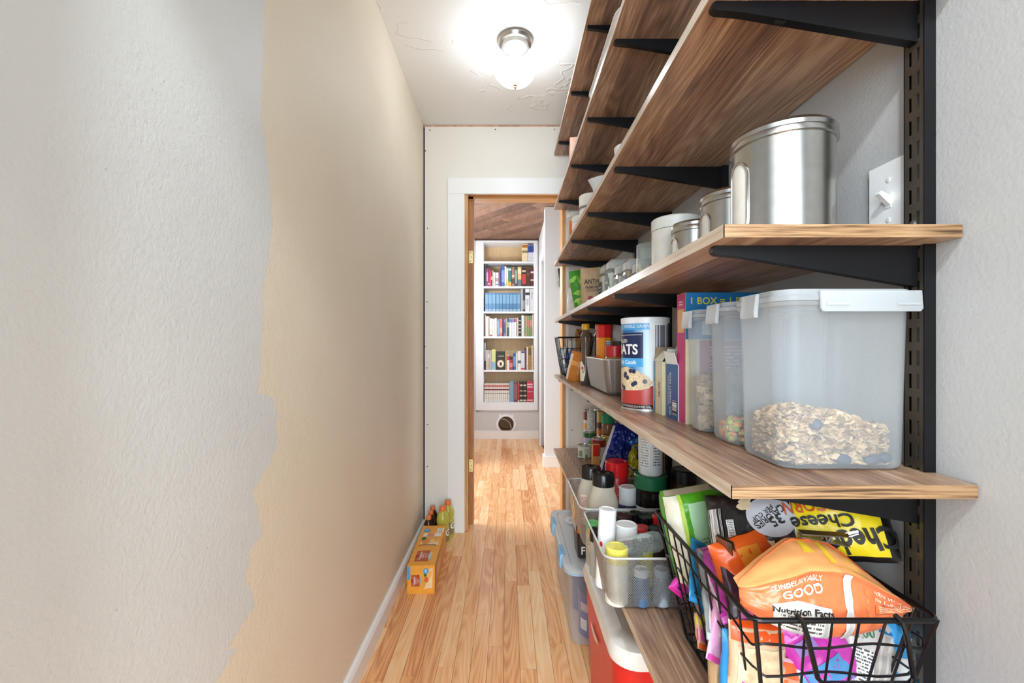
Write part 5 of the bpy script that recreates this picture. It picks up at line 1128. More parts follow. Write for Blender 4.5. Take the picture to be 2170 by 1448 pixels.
roundjar('white_canister', 'plain white canister with flat lid beside the orange-labelled jar', 'canister', (0.377, 2.235, Z4), 0.052, 0.165, JW, M('#dedad0', 0.4), 0.03, 0.053)
pb = thing('pouch', 'folded pale pink paper bag on the fifth shelf', 'bag', (0.365, 2.17, Z5), (0, 0, -0.2)); bg = Bag(0.125, 0.21, 0.07, 61, 0.004, 'stand', 0.006); bg.build('bag', M('#dcae98', 0.55, bump=0.1), pb)
TRAY = M('#e9ecee', 0.3)
for i, (ya, yb, dx) in enumerate(((0.62, 1.02, 0.0), (1.06, 1.52, 0.004))):
    t = thing('tray', ('white rimmed serving tray at the near end of the fifth shelf', 'white rimmed serving tray midway along the fifth shelf')[i], 'tray', (0.385 + dx, (ya + yb) / 2, Z5), (0, 0, 0), 'white serving trays'); b_ = (yb - ya) / 2
    bm = bmesh.new(); loft(bm, [(0.0003, -0.100, 0.100, -b_ + 0.02, b_ - 0.02, 0.05), (0.003, -0.105, 0.105, -b_ + 0.015, b_ - 0.015, 0.05), (0.014, -0.118, 0.118, -b_, b_, 0.06)], 8, cap1=False); fin(bm, 'dish', TRAY, t)
    bm = bmesh.new(); tube(bm, [(p[0], p[1], 0.014) for p in rrect(-0.118, 0.118, -b_, b_, 0.06, 8)], 0.0022, 6, True); fin(bm, 'rim', TRAY, t)

# ------------------------------------------------------------------ lowest shelf: mesh baskets and jars
mesh_basket('silver mesh basket of spice jars, overhanging the lowest shelf', 0.212, 0.500, 0.962, 1.240, Z1, 0.121, 0.012, 0.026, (0.045, 0.072, 0.022, 0.036))
mesh_basket('farther silver mesh basket holding parmesan-style shakers on the lowest shelf', 0.207, 0.500, 1.252, 1.542, Z1, 0.121, 0.012, 0.026, (0.02, 0.070, 0.022, 0.036))
ZB = Z1 + 0.004
SEMI = clear_mat('hazy_bottle', '#f2ece0', 0.55, 0.2, '#e6dccb')
POWD = M('#e2cfae', 0.8)
def shaker(label, x, y, h, lean=0):
    t = thing('cheese_shaker', label, 'shaker', (x, y, ZB), (0, 0, face(x, y)), 'grated cheese shakers')
    hb = h - 0.036
    bm = bmesh.new(); loft(bm, [(0.0003, -0.042, 0.042, -0.030, 0.030, 0.026), (0.004, -0.046, 0.046, -0.034, 0.034, 0.028), (hb * 0.52, -0.046, 0.046, -0.034, 0.034, 0.028), (hb * 0.74, -0.042, 0.042, -0.033, 0.033, 0.029), (hb * 0.92, -0.033, 0.033, -0.031, 0.031, 0.030), (hb, -0.031, 0.031, -0.031, 0.031, 0.0305)], 6); fin(bm, 'body', SEMI, t, wn=True)
    bm = bmesh.new(); loft(bm, [(0.004, -0.043, 0.043, -0.031, 0.031, 0.025), (hb * 0.60, -0.042, 0.042, -0.031, 0.031, 0.025)], 6); fin(bm, 'grated_cheese', POWD, t)
    bm = bmesh.new(); lathe(bm, [(0.033, hb + 0.0003), (0.033, h - 0.004), (0.031, h), (0.012, h), (0.010, h - 0.001)], seg=48, rib=-0.006); cp = fin(bm, 'cap', BLKPL, t); cp['label'] = 'black flip cap'
    for dx in (-0.014, 0.014):
        bm = bmesh.new(); lathe(bm, [(0.006, 0), (0.006, 0.0015)], seg=12); o = fin(bm, 'cap_dimple', M('#3a3a3c', 0.3), cp); o.location = (dx, 0.004, h - 0.0004)
    S = plane((-0.018, -0.0345, 0), (1, 0, 0), (0, 0, 1)); patch(S, -0.016, 0.004, 0.02, 0.10, print_mat('red_print', '#ecd9c6', '#a8402e', 7, 0.6, True), t, 'printed_panel', 2, 2)
    return t
shaker('nearer black-capped shaker of grated cheese in the mesh basket', 0.287, 1.325, 0.200)
shaker('farther black-capped shaker of grated cheese in the mesh basket', 0.2745, 1.455, 0.183)
t = roundjar('nut_jar', 'red jar with glossy red lid in the farther mesh basket', 'jar', (0.3585, 1.452, ZB), 0.036, 0.203, M('#b8242a', 0.3), M('#cf1a1e', 0.22), 0.045, 0.037, 0.008, ribs=False)
S = cyl(0.036); patch(S, -0.040, -0.006, 0.07, 0.145, M('#e6dccb', 0.4), t, 'picture_panel'); patch(S, -0.040, -0.006, 0.132, 0.150, M('#3a3f8a', 0.4), t, 'blue_strip', off=0.001); patch(S, 0.0, 0.03, 0.122, 0.134, print_mat('jar_print', '#b8242a', '#e8c8c0', 2, 0.5), t, 'fine_print'); patch(S, -0.002, 0.03, 0.06, 0.115, print_mat('red_fine', '#b8242a', '#e8b0a8', 9), t, 'fine_print')
for u, v in ((-0.03, 0.10), (-0.022, 0.092), (-0.016, 0.104), (-0.028, 0.085)): poly_patch(S, ell(u, v, 0.006, 0.007, 12), M('#6a4a2c', 0.5), t, 'printed_nut', 0.0012, 2)
t = roundjar('pill_bottle', 'bottle with white cap and navy label between the red and green-lidded jars', 'bottle', (0.3705, 1.36, ZB), 0.030, 0.148, M('#2a2f5a', 0.3), M('#e9e9ea', 0.3), 0.052, 0.027, 0.004); patch(cyl(0.030), 0.004, 0.04, 0.03, 0.07, FINE, t, 'fine_print')
t = roundjar('coffee_jar', 'wide dark jar with ribbed green lid in the farther mesh basket', 'jar', (0.438, 1.352, ZB), 0.048, 0.190, M('#150d0a', 0.12), M('#1f6f48', 0.35), 0.040, 0.050, 0.016, seg=56, ribs=True)
S = cyl(0.048); patch(S, -0.075, 0.002, 0.012, 0.098, M('#eceae4', 0.4), t, 'paper_label'); patch(S, 0.002, 0.09, 0.012, 0.098, M('#3c9a4a', 0.4), t, 'green_label'); patch(S, -0.070, -0.002, 0.015, 0.072, FACTS, t, 'facts_panel', off=0.001); text(S, 'Nutrition Facts', -0.034, 0.084, 0.0105, INK, t, bold=0.02, off=0.0012); patch(S, 0.010, 0.062, 0.068, 0.086, print_mat('green_label_print', '#3c9a4a', '#d6ead6', 3, 0.55), t, 'fine_print', off=0.0012)
t = roundjar('creamer_bottle', 'white supplement bottle standing on the green-lidded jar', 'bottle', (0.438, 1.352, ZB + 0.1895), 0.036, 0.170, M('#e9e9e8', 0.3), prof=[(0.032, 0.0003), (0.036, 0.006), (0.036, 0.135), (0.034, 0.150), (0.026, 0.162), (0.026, 0.172)]); S = cyl(0.036); patch(S, -0.035, -0.002, 0.025, 0.120, print_mat('bottle_print', '#e9e9e8', '#8a8a8c', 12, 0.35), t, 'facts_panel'); patch(S, 0.006, 0.034, 0.03, 0.105, print_mat('bottle_print2', '#e9e9e8', '#5a5a5e', 9, 0.4), t, 'fine_print')
poly_patch(S, [(0.013, 0.098), (0.027, 0.098), (0.020, 0.108)], INK, t, 'printed_mark', 0.0014, 2)
t = roundjar('coffee_jar', 'brown glass jar with black lid behind the green-lidded jar', 'jar', (0.512, 1.285, Z1 + 0.004) if False else (0.532, 1.330, Z1), 0.040, 0.215, clear_mat('brown_glass', '#7a5a48', 0.45, 0.1, '#4a342a'), BLKPL, 0.038, 0.036, 0.02, fill=M('#2a1a12', 0.7), fillh=0.12)
bt, S, SL = carton('oil_box', 'dark box with red label behind the white supplement bottle', 'box', (0.492, 1.56, Z1), 0.15, 0.065, 0.05, 0.30, M('#141016', 0.4)); patch(S, 0.002, 0.03, 0.235, 0.265, M('#a82a34', 0.4), bt, 'red_label', 2, 2); text(S, 'OLIO', 0.034, 0.19, 0.02, M('#cfc8b8', 0.5), bt); patch(S, 0.036, 0.06, 0.235, 0.26, M('#cfc8b8', 0.5), bt, 'pale_badge', 2, 2)

# blue pasta bag and the cans
pb = thing('pasta_bag', 'crumpled blue foil pasta bag with yellow band, behind the shakers', 'bag', (0.405, 1.70, Z1), (0.10, 0.27, -0.12)); bg = Bag(0.165, 0.285, 0.10, 71, 0.017, 'stand', 0.022, 1.15, 0.10); bg.build('bag', M('#1a2870', 0.2, 0.15, 0.25, 14), pb, 60, 64); S = bg.S()
poly_patch(S, [(0.000, 0.165), (0.03, 0.150), (0.078, 0.148), (0.078, 0.175), (0.045, 0.176), (0.022, 0.190), (0.018, 0.215), (0.030, 0.238), (0.012, 0.238), (-0.002, 0.205)], M('#b8a41e', 0.22), pb, 'yellow_band', 0.003, 5)
patch(S, -0.0815, -0.074, 0.03, 0.275, M('#b9bccb', 0.25), pb, 'silver_seal', 3, 30, 0.002); poly_patch(S, [(0.0, 0.09), (0.075, 0.085), (0.075, 0.14), (0.01, 0.15)], M('#b8924a', 0.3, var=0.5, sc_=120), pb, 'pasta_window', 0.003, 4); patch(S, -0.066, -0.050, 0.06, 0.15, print_mat('pasta_print', '#1a2870', '#aab6e0', 2, 0.5, True), pb, 'fine_print', off=0.004)
poly_patch(S, [(-0.02, 0.235), (0.02, 0.262), (0.07, 0.255), (0.075, 0.215), (0.05, 0.205)], M('#2f5a9a', 0.2, 0.1, 0.2, 14), pb, 'lighter_blue_print', 0.0025, 5)
CANM = M('#bdbab4', 0.28, 0.9)
def can(label, x, y, z, r, h, base, bands=(), rz=None):
    t = thing('food_can', label, 'can', (x, y, z), (0, 0, face(x, y) if rz is None else rz), 'food cans on the lowest shelf')
    bm = bmesh.new(); lathe(bm, [(r - 0.001, 0.0003), (r + 0.0006, 0.001), (r + 0.0006, 0.0035), (r - 0.0008, 0.005), (r - 0.0008, h - 0.005), (r + 0.0006, h - 0.0035), (r + 0.0006, h - 0.0003), (r - 0.0025, h - 0.0003), (r - 0.003, h - 0.003), (r * 0.5, h - 0.0035)], seg=36); fin(bm, 'tin', CANM, t)
    bm = bmesh.new(); lathe(bm, [(r - 0.0004, 0.0052), (r - 0.0002, h * 0.5), (r - 0.0004, h - 0.0052)], seg=36, cap0=False, cap1=False); fin(bm, 'paper_label', M(base, 0.4), t)
    S = cyl(r)
    for u0, u1, v0, v1, m in bands: patch(S, u0 * r, u1 * r, v0 * h, v1 * h, M(m, 0.4) if isinstance(m, str) else m, t, 'label_panel', 14, 2, 0.0005)
    return t, S
can('olive can with white facts panel, on top of the green bean can', 0.4505, 2.42, Z1 + 0.1183, 0.0345, 0.116, '#cfc6be', ((-1.5, -0.45, 0.55, 0.95, '#6a2a24'), (-0.35, 0.9, 0.06, 0.92, FACTS), (-1.5, -0.5, 0.12, 0.38, '#d89a4a'), (0.92, 1.6, 0.05, 0.95, '#3a2a24')))
can('green bean can with lilac band, under the olive can', 0.4505, 2.42, Z1, 0.0345, 0.118, '#d8d6c8', ((-1.6, 1.6, 0.72, 0.95, '#1f5a24'), (-1.6, 1.6, 0.40, 0.72, '#b0a4c8'), (-0.3, 0.5, 0.30, 0.62, '#7aa04a'), (-1.6, 1.6, 0.22, 0.36, '#b8b040')))
can('short pale tuna can at the front of the cans', 0.402, 2.315, Z1, 0.0345, 0.066, '#d6d8cc', ((-0.9, -0.3, 0.15, 0.6, '#8a9a80'), (0.0, 0.8, 0.3, 0.8, '#b8bca8'), (0.1, 0.5, 0.08, 0.3, '#4a8a4a')))
t, S = can('red and white tomato can beside the short tuna can', 0.466, 2.262, Z1, 0.0345, 0.114, '#e6e2dc', ((-1.6, 1.6, 0.62, 0.94, '#8a2420'), (-0.6, 1.2, 0.0, 0.0, '#8a2420'), (-1.1, -0.2, 0.08, 0.30, '#b84a34')))
patch(S, -0.030, 0.016, 0.046, 0.066, print_mat('can_print', '#e6e2dc', '#8a2420', 2, 0.6), t, 'fine_print', off=0.0009)
can('yellow corn can behind the blue pasta bag', 0.530, 2.335, Z1, 0.0345, 0.118, '#d8b838', ((-1.6, -1.0, 0.05, 0.95, '#efe6c8'), (-0.9, 0.4, 0.2, 0.7, '#e09a3a')))
t = roundjar('sauce_jar', 'glass sauce jar with green lid stacked on the yellow can', 'jar', (0.530, 2.335, Z1 + 0.1183), 0.034, 0.105, M('#8a5a3a', 0.2), M('#1f8a5c', 0.35), 0.046, 0.0355, 0.006)
t = roundjar('salsa_jar', 'orange-topped salsa jar between the cans', 'jar', (0.533, 2.49, Z1), 0.034, 0.118, M('#a8542c', 0.2), M('#d87a24', 0.35), 0.030, 0.030, 0.016)
can('brown can with a yellow disc behind the olive can', 0.533, 2.49, Z1 + 0.1183, 0.034, 0.11, '#5a3a2c', ((-1.0, 0.3, 0.35, 0.9, '#c8a850'),))
bt, S, SL = carton('seasoning_box', 'small red-topped seasoning carton in front of the tomato can', 'box', (0.418, 2.165, Z1), 0.1, 0.036, 0.026, 0.098, M('#d8a060', 0.5)); patch(S, 0.001, 0.035, 0.042, 0.097, M('#d8301f', 0.4), bt, 'red_panel', 2, 2)

# spice jars in the near mesh basket
def spice(label, px, py, y, r, h0, body, lid, lidh=0.018, **k):
    p = P(px, py, y); h = p.z - ZB
    return roundjar('spice_jar', label, 'jar', (p.x, y, ZB), r, h, body, lid, lidh, r * k.pop('lr', 0.98), k.pop('sh', 0.006), group='spice jars in the near mesh basket', **k)
GR = M('#2f7a3a', 0.35); RD = M('#b8242a', 0.3); RD2 = M('#c8383a', 0.35)
CLR = clear_mat('spice_glass', '#e6e0d6', 0.35, 0.08, '#cfc8bc')
spice('spice jar with light green lid, in the basket corner', 1257, 1106, 1.178, 0.0195, 0, CLR, M('#5fae62', 0.4), 0.024, fill=M('#6a7a3a', 0.8), fillh=0.06)
spice('narrow black-capped spice jar between green lid and paper tube', 1263.5, 1121, 1.115, 0.0165, 0, CLR, BLKPL, 0.03, fill=M('#5a4632', 0.8), fillh=0.06)
pt2 = P(1288, 1078, 1.075); pb2 = Vector((0.233, 1.068, ZB))
pt_ = thing('paper_tube', 'tall white cardboard shaker tube leaning among the spices', 'tube', pb2, (0, 0, 0)); ax = Vector((pt2.x, 1.075, pt2.z)) - pb2
pt_.rotation_mode = 'QUATERNION'; pt_.rotation_quaternion = Vector((0, 0, 1)).rotation_difference(ax.normalized())
bm = bmesh.new(); L = ax.length; lathe(bm, [(0.0205, 0.001)] + [(0.021 + 0.0002 * (i % 2), 0.004 + (L - 0.012) * i / 30) for i in range(31)] + [(0.0205, L - 0.006)], seg=40); fin(bm, 'tube', M('#eeeeee', 0.35), pt_)
bm = bmesh.new(); lathe(bm, [(0.0215, L - 0.006), (0.0215, L - 0.001), (0.020, L), (0.017, L), (0.0165, L - 0.0015)], seg=40); fin(bm, 'cap', M('#f2f2f2', 0.3), pt_)
S = cyl(0.0212); poly_patch(S, ell(-0.017, 0.105, 0.004, 0.006), RD2, pt_, 'printed_tomato', 0.0008, 2); poly_patch(S, ell(-0.015, 0.065, 0.004, 0.008), M('#d8b83a', 0.4), pt_, 'printed_lemon', 0.0008, 2); poly_patch(S, ell(-0.018, 0.078, 0.003, 0.004), M('#4a8a3a', 0.4), pt_, 'printed_leaf', 0.0008, 2)
spice('clear jar with wide white lid, beside the paper tube', 1327, 1110, 1.105, 0.0285, 0, CLR, M('#eeeeec', 0.3), 0.042, fill=M('#d8cfc0', 0.8), fillh=0.05)
spice('squat bottle with pale yellow lid at the near basket corner', 1307, 1157, 1.000, 0.0262, 0, M('#dcdacb', 0.35), M('#e8d860', 0.35), 0.034)
spice('small jar with faded pink lid behind the yellow lid', 1332, 1151, 1.043, 0.019, 0, CLR, M('#d8706e', 0.4), 0.016, fill=M('#8a5a3a', 0.8), fillh=0.05)
spice('jar with flat dull red lid behind the white-lidded jar', 1361, 1116, 1.135, 0.0195, 0, M('#6a2a24', 0.4), RD2, 0.02)
spice('jar with translucent white lid and yellow label above the pepper jar', 1367, 1136, 1.072, 0.0195, 0, M('#d8c83a', 0.4), clear_mat('pale_lid', '#f4f4f0', 0.7, 0.2, '#e6e4dc'), 0.014)
spice('jar with brown-black lid next to the white paper tube', 1322, 1091, 1.195, 0.022, 0, M('#3a2a20', 0.3), M('#2c2220', 0.25), 0.024)
spice('black-lidded jar at the back of the near basket', 1347, 1086, 1.212, 0.021 * 0.9, 0, M('#4a3a2a', 0.4), BLKPL, 0.024)
spice('black-lidded jar between the brown lid and the bright red lid', 1371, 1094, 1.180, 0.0215, 0, M('#4a3a2a', 0.4), BLKPL, 0.024)
spice('black-lidded jar beside the green bag, low in the basket', 1391, 1118, 1.110, 0.0215, 0, M('#3a2a24', 0.4), BLKPL, 0.028)
spice('jar with bright red lid by the wire basket corner', 1398, 1092, 1.165, 0.0195, 0, M('#8a3a2a', 0.4), M('#d01f22', 0.3), 0.026)
for i, (x, y, c) in enumerate(((0.300, 0.990, '#4a6a8a'), (0.345, 0.990, '#9aa0a8'), (0.390, 0.992, '#8a3a3a'))):
    roundjar('spice_jar', '%s spice jar below the rim, behind the basket\'s near mesh' % ('blue-labelled', 'grey', 'dark red')[i], 'jar', (x, y, ZB), 0.0185, 0.082, M(c, 0.35), M(('#d8dce0', '#b8bcc4', '#c84a4a')[i], 0.35), 0.016, 0.017, 0.004, group='spice jars in the near mesh basket')
pj = thing('pepper_jar', 'clear jar of black peppercorns lying on its side across the spices', 'jar', (0.262, 1.005, 0.648), (0, PI / 2 - 0.13, 0.22))
bm = bmesh.new(); lathe(bm, [(0.0215, 0), (0.0235, 0.003), (0.0235, 0.085), (0.019, 0.095)], seg=32); fin(bm, 'glass', GLASS, pj)
bm = bmesh.new()
for i in range(650):
    a = random.uniform(0, 2 * PI); r = 0.0205 * math.sqrt(random.random()); zz = random.uniform(0.006, 0.088)
    if r * math.cos(a) < -0.012 + zz * 0.1: continue
    ball(bm, Vector((r * math.cos(a), r * math.sin(a), zz)), random.randrange(3), 0.0026, 0.9)
o = fin(bm, 'peppercorns', [M('#3a2e26', 0.6), M('#5a4a3c', 0.6), M('#241c18', 0.6)], pj); o['kind'] = 'stuff'
bm = bmesh.new(); lathe(bm, [(0.020, 0.0952), (0.020, 0.112), (0.018, 0.114)], seg=24); fin(bm, 'lid', BLKPL, pj)

# ------------------------------------------------------------------ near wire basket of snacks
wire_basket('large black wire basket packed with snack bags, at the near end of lowest shelf', 0.3125, 0.553, 0.562, 0.935, Z1, 0.236, 0.045, 0.045, 7, 11, (0.25, 0.48, 0.66, 0.84), 0.0036, 0.0017, 0.0025, (-0.062, 0.082, 0.078))
# green bag
g = thing('rice_bag', 'green and cream brick bag standing at the back of large wire basket', 'bag', (0.405, 0.865, 0.660), (-0.18, -0.15, 0.05)); bg = Bag(0.15, 0.175, 0.075, 81, 0.003, 'brick', 0.004); bg.build('bag', FOIL('#4f9a1e', 0.3), g, 44, 44); S = bg.S()
patch(S, -0.073, -0.052, 0.004, 0.165, M('#ddd8c4', 0.4), g, 'cream_edge', n=14, m=40, off=0.0022); patch(S, -0.052, -0.044, 0.004, 0.168, FOIL('#b8d050'), g, 'lime_stripe', off=0.0012); patch(S, -0.035, 0.008, 0.03, 0.150, M('#a8d0a4', 0.35), g, 'pale_window', off=0.0012)
patch(S, 0.016, 0.036, 0.02, 0.135, print_mat('green_print', '#4f9a1e', '#d8e8c0', 5, 0.6, True), g, 'fine_print', off=0.0012); patch(S, 0.036, 0.07, 0.145, 0.168, BARS, g, 'barcode', off=0.0012); patch(S, 0.040, 0.072, 0.01, 0.12, M('#e6e6e0', 0.35), g, 'white_panel', off=0.0012)
patch(S, -0.002, 0.004, 0.105, 0.145, print_mat('date_print', '#a8d0a4', '#2a3a2a', 2, 0.6, True), g, 'fine_print', off=0.0022); patch(S, -0.026, -0.004, 0.050, 0.085, print_mat('lot_print', '#a8d0a4', '#5a7a5a', 5, 0.35), g, 'fine_print', off=0.0022)
patch(S, -0.07, 0.07, 0.166, 0.174, M('#b0a088', 0.4), g, 'top_fold', off=0.002)
# popcorn bag: black and yellow, lying on its side
p0, p1 = P(1500, 1120, 0.80), P(1888, 1118, 0.640)
pc = thing('popcorn_bag', 'black and yellow cheddar popcorn bag under the second shelf', 'bag', (0, 0, 0)); L = (p1 - p0).length; ang = math.atan2(p1.y - p0.y, p1.x - p0.x)
pc.rotation_mode = 'QUATERNION'
xa_ = (p0 - p1).normalized(); ya_ = Vector((0, 0, 1)).cross(xa_).normalized()          # the print hangs upside down: local +Z points down
Zd = Vector((0.0, -0.55, -0.83)); Zd = (Zd - xa_ * Zd.dot(xa_)).normalized(); Yd = Zd.cross(xa_)
pc.rotation_quaternion = Matrix((xa_, Yd, Zd)).transposed().to_quaternion(); pc.location = (p0 + p1) / 2 - Zd * 0.052 + Vector((0, 0, 0.006))
bg = Bag(L, 0.105, 0.085, 91, 0.004, 'pillow', 0.006, 0.9, 0.0); bg.build('bag', FOIL('#141416', 0.3), pc, 70, 36); S = bg.S()
# local u runs from the wall end (+) ... -u is the wall end because +X points to the far end
patch(S, -L * 0.46, -L * 0.06, 0.012, 0.098, FOIL('#dcc41c', 0.3), pc, 'yellow_half', 30, 14, 0.0012); patch(S, -L * 0.06, -L * 0.055, 0.012, 0.1, WINK, pc, 'white_line', 2, 10, 0.0016)
poly_patch(S, ell(L * 0.06, 0.046, 0.036, 0.031, 28, -0.2), M('#b8b8be', 0.35), pc, 'grey_oval', 0.0016, 5)
text(S, '35', L * 0.03, 0.052, 0.022, INK, pc, bold=0.02, off=0.003, rot=0.45); text(S, 'CALORIES', L * 0.065, 0.047, 0.0145, INK, pc, bold=0.015, off=0.003, rot=0.6, sx=0.8); text(S, 'PER CUP', L * 0.10, 0.042, 0.010, INK, pc, off=0.003, rot=0.6)
text(S, 'POPCORN', -L * 0.20, 0.030, 0.027, M('#c0502a', 0.4), pc, bold=0.01, off=0.003, sub=1, rot=0.1, sx=0.75); text(S, 'Cheddar', -L * 0.31, 0.078, 0.040, INK, pc, bold=0.03, off=0.003, sub=1, rot=0.15, sx=0.75); text(S, 'Cheese', -L * 0.20, 0.054, 0.026, INK, pc, bold=0.025, off=0.003, sub=1, rot=0.1)
for u, v in ((0.20, 0.030), (0.09, 0.088), (0.19, 0.022)): poly_patch(S, [(u * L + 0.013 * math.cos(a) * (0.8 + 0.3 * math.sin(3 * a + u * 9)), v + 0.010 * math.sin(a) * (0.85 + 0.3 * math.cos(2 * a))) for a in [2 * PI * i / 16 for i in range(16)]], M('#d8c4a0', 0.5), pc, 'printed_popcorn', 0.002, 3)
patch(S, L * 0.36, L * 0.46, 0.03, 0.09, BARS, pc, 'barcode', 12, 8, 0.0014); patch(S, L * 0.28, L * 0.33, 0.05, 0.095, FACTS, pc, 'white_panel', 8, 8, 0.0014)
# clips
def clip_obj(label, loc, rot, w=0.05):
    t = thing('bag_clip', label, 'clip', loc, rot, 'metal bag clips')
    for s in (-1, 1):
        bm = bmesh.new(); prism(bm, [(-0.030, s * 0.001), (0.030, s * 0.006), (0.032, s * 0.0075), (-0.030, s * 0.003)], 'Y', -w / 2, w / 2); fin(bm, 'jaw', M('#8f8a80', 0.25, 0.95), t)
    bm = bmesh.new(); tube(bm, [(0.006 + 0.0045 * math.cos(a), -w * 0.3 + w * 0.6 * i / 60, 0.0045 * math.sin(a)) for i, a in enumerate([2 * PI * 7 * i / 60 for i in range(61)])], 0.0009, 5); fin(bm, 'spring', CHROME, t)
    for s in (-1, 1):
        bm = bmesh.new(); tube(bm, [(0.028, s * w * 0.36, 0.006), (0.040, s * w * 0.30, 0.012), (0.042, s * w * 0.10, 0.014), (0.030, s * w * 0.06, 0.008)], 0.0012, 5); fin(bm, 'lever', CHROME, t)
    return t
clip_obj('wide metal clip gripping the popcorn bag', P(1745, 1138, 0.618), (0.05, 0.06, -0.2), 0.014)
clip_obj('metal clip hanging beside the magenta bar', P(1540, 1175, 0.70), (0.3, 1.2, 0.8), 0.028)
# big orange bag
ob = thing('cereal_bag', 'large crinkled orange cereal bag lying on top of the wire basket', 'bag', (0.4370, 0.595, 0.719), (-0.30, 0.085, 0.03)); bg = Bag(0.246, 0.122, 0.055, 101, 0.0035, 'pillow', 0.004, 1.0, 0.0)
def ob_pt(u, v, side, _f=bg.pt):
    # outline: a flat bottom, ends drawn to low tips, top rising to a crest
    a = 2 * u / 0.246
    p = _f(u * 1.0, v, side)
    crest = 1 - 0.75 * max(0, abs(a + 0.12) - 0.20) ** 1.15
    low = 0.34 * abs(a + 0.1) ** 2.2
    p.z = 0.122 * (low + (crest - low) * (v / 0.122)) + (p.z - v)
    b_ = v / 0.122
    if side > 0: p.y += 0.012 * math.exp(-((b_ - 0.71) / 0.05) ** 2) * (1 - abs(a) ** 3) * -0.6 + 0.020 * max(0, b_ - 0.71) * 2.2
    return p
bg.pt = ob_pt
bg.build('bag', FOIL('#e8794a', 0.25, 0.05), ob, 80, 48); S = bg.S()
patch(S, -0.123, 0.123, 0.086, 0.1215, FOIL('#f0a566', 0.22, 0.05), ob, 'top_flap', 40, 12, 0.0010)['label'] = 'folded top, its reflected light painted as paler orange'  # light reflected by the foil is put into this patch's paler colour
poly_patch(S, [(-0.088, 0.002), (-0.012, 0.002), (-0.016, 0.041), (-0.040, 0.044), (-0.060, 0.050), (-0.090, 0.043)], M('#d9d6d2', 0.35), ob, 'white_panel', 0.0014, 5)
text(S, 'Nutrition Facts', -0.052, 0.034, 0.0125, INK, ob, bold=0.025, off=0.0024, sub=1); patch(S, -0.085, -0.020, 0.005, 0.027, print_mat('orange_facts', '#d9d6d2', '#5a564e', 4, 0.5), ob, 'fine_print', 14, 4, 0.0018)
poly_patch(S, [(0.006, 0.002), (0.020, 0.002), (0.014, 0.040), (0.016, 0.085), (0.004, 0.085), (0.004, 0.040)], M('#dcd8d6', 0.35), ob, 'white_stripe', 0.0014, 5)
CRM = M('#f0d8c0', 0.4)
text(S, 'SUNBELIEVABLY', -0.058, 0.0765, 0.0135, CRM, ob, bold=0.02, off=0.0024, sub=1, sx=0.70, rot=0.12, arch=-3); text(S, 'GOOD', -0.052, 0.061, 0.017, CRM, ob, bold=0.025, off=0.0024, sub=1, rot=0.12)
text(S, '100% Whole Grain', 0.078, 0.073, 0.0095, CRM, ob, bold=0.015, off=0.0024, sx=0.85, rot=-0.10); text(S, 'No Artificial Flavors', 0.076, 0.060, 0.0085, CRM, ob, bold=0.015, off=0.0024, sx=0.85, rot=-0.10)
patch(S, 0.046, 0.108, 0.040, 0.0535, print_mat('orange_print', '#ec7a3c', '#f0d0b4', 4, 0.6), ob, 'fine_print', 14, 4, 0.0018)
for k in range(4): text(S, '0152'[k], 0.034, 0.068 - 0.011 * k, 0.008, M('#e8b83a', 0.4), ob, off=0.0024)
poly_patch(S, [(-0.035, 0.105), (-0.018, 0.106), (-0.022, 0.118), (-0.032, 0.119)], FOIL('#f2c83a'), ob, 'yellow_mark', 0.0018, 3); poly_patch(S, [(-0.004, 0.095), (0.006, 0.095), (0.000, 0.118), (-0.008, 0.118)], FOIL('#f2c83a'), ob, 'yellow_mark', 0.0018, 3)
packet('snack_bag', 'darker orange bag standing behind the large orange cereal bag', 'bag', (0.405, 0.700, 0.700), (-0.1, -0.25, 0.15), 0.12, 0.115, 0.05, '#d8581c', 111, ((-0.2, 0.1, 0.4, 0.9, '#e08a2a'),), wr=0.004)
# magenta bars and other packets
MAG = '#d040b0'
def pkt(label, px, py, y, rot, w, h, t, base, seed, bands=(), seal=None, name='snack_bar', cat='snack bar', **k):
    p = P(px, py, y); Rm = Matrix.Rotation(0, 3, 'X')
    o, S = packet(name, label, cat, p, rot, w, h, t, base, seed, bands, 'wrapped snacks in the large wire basket', seal, **k)
    from mathutils import Euler
    o.location = p - Euler(rot).to_matrix() @ Vector((0, 0, h / 2)); return o, S
a0, a1 = P(1500, 1158, 0.800), P(1566, 1318, 0.645); axis = (a0 - a1)
mg = thing('snack_bar', 'magenta bar wrapper lying along the aisle-side rim of wire basket', 'snack bar', a1, (0, 0, 0), 'wrapped snacks in the large wire basket'); mg.rotation_mode = 'QUATERNION'
zv = axis.normalized(); nrm = Vector((-0.45, -0.45, 0.77)); nrm = (nrm - zv * nrm.dot(zv)).normalized(); yv = -nrm; xv = yv.cross(zv)
mg.rotation_quaternion = Matrix((xv, yv, zv)).transposed().to_quaternion()
bg = Bag(0.046, axis.length, 0.014, 121, 0.0014, 'pillow', 0.003); bg.build('wrapper', FOIL(MAG, 0.25), mg, 24, 48); S = bg.S(); L = axis.length
patch(S, -0.004, 0.020, L * 0.50, L * 0.88, print_mat('magenta_print', '#d87ac8', '#5a1a50', 12, 0.6, True), mg, 'ingredient_panel', off=0.0012); poly_patch(S, ell(0.006, L * 0.40, 0.009, 0.009), M('#3a9ad8', 0.3), mg, 'blue_roundel', 0.0014, 3)
patch(S, -0.022, 0.022, 0.001, 0.010, FOIL('#e078c8'), mg, 'crimped_seal', 12, 2, 0.001); patch(S, -0.022, 0.022, L - 0.010, L - 0.001, FOIL('#b8309a'), mg, 'crimped_seal', 12, 2, 0.001); patch(S, -0.0215, -0.017, 0.02, L * 0.6, M('#f0d8ec', 0.4), mg, 'pale_edge', 3, 14, 0.001)
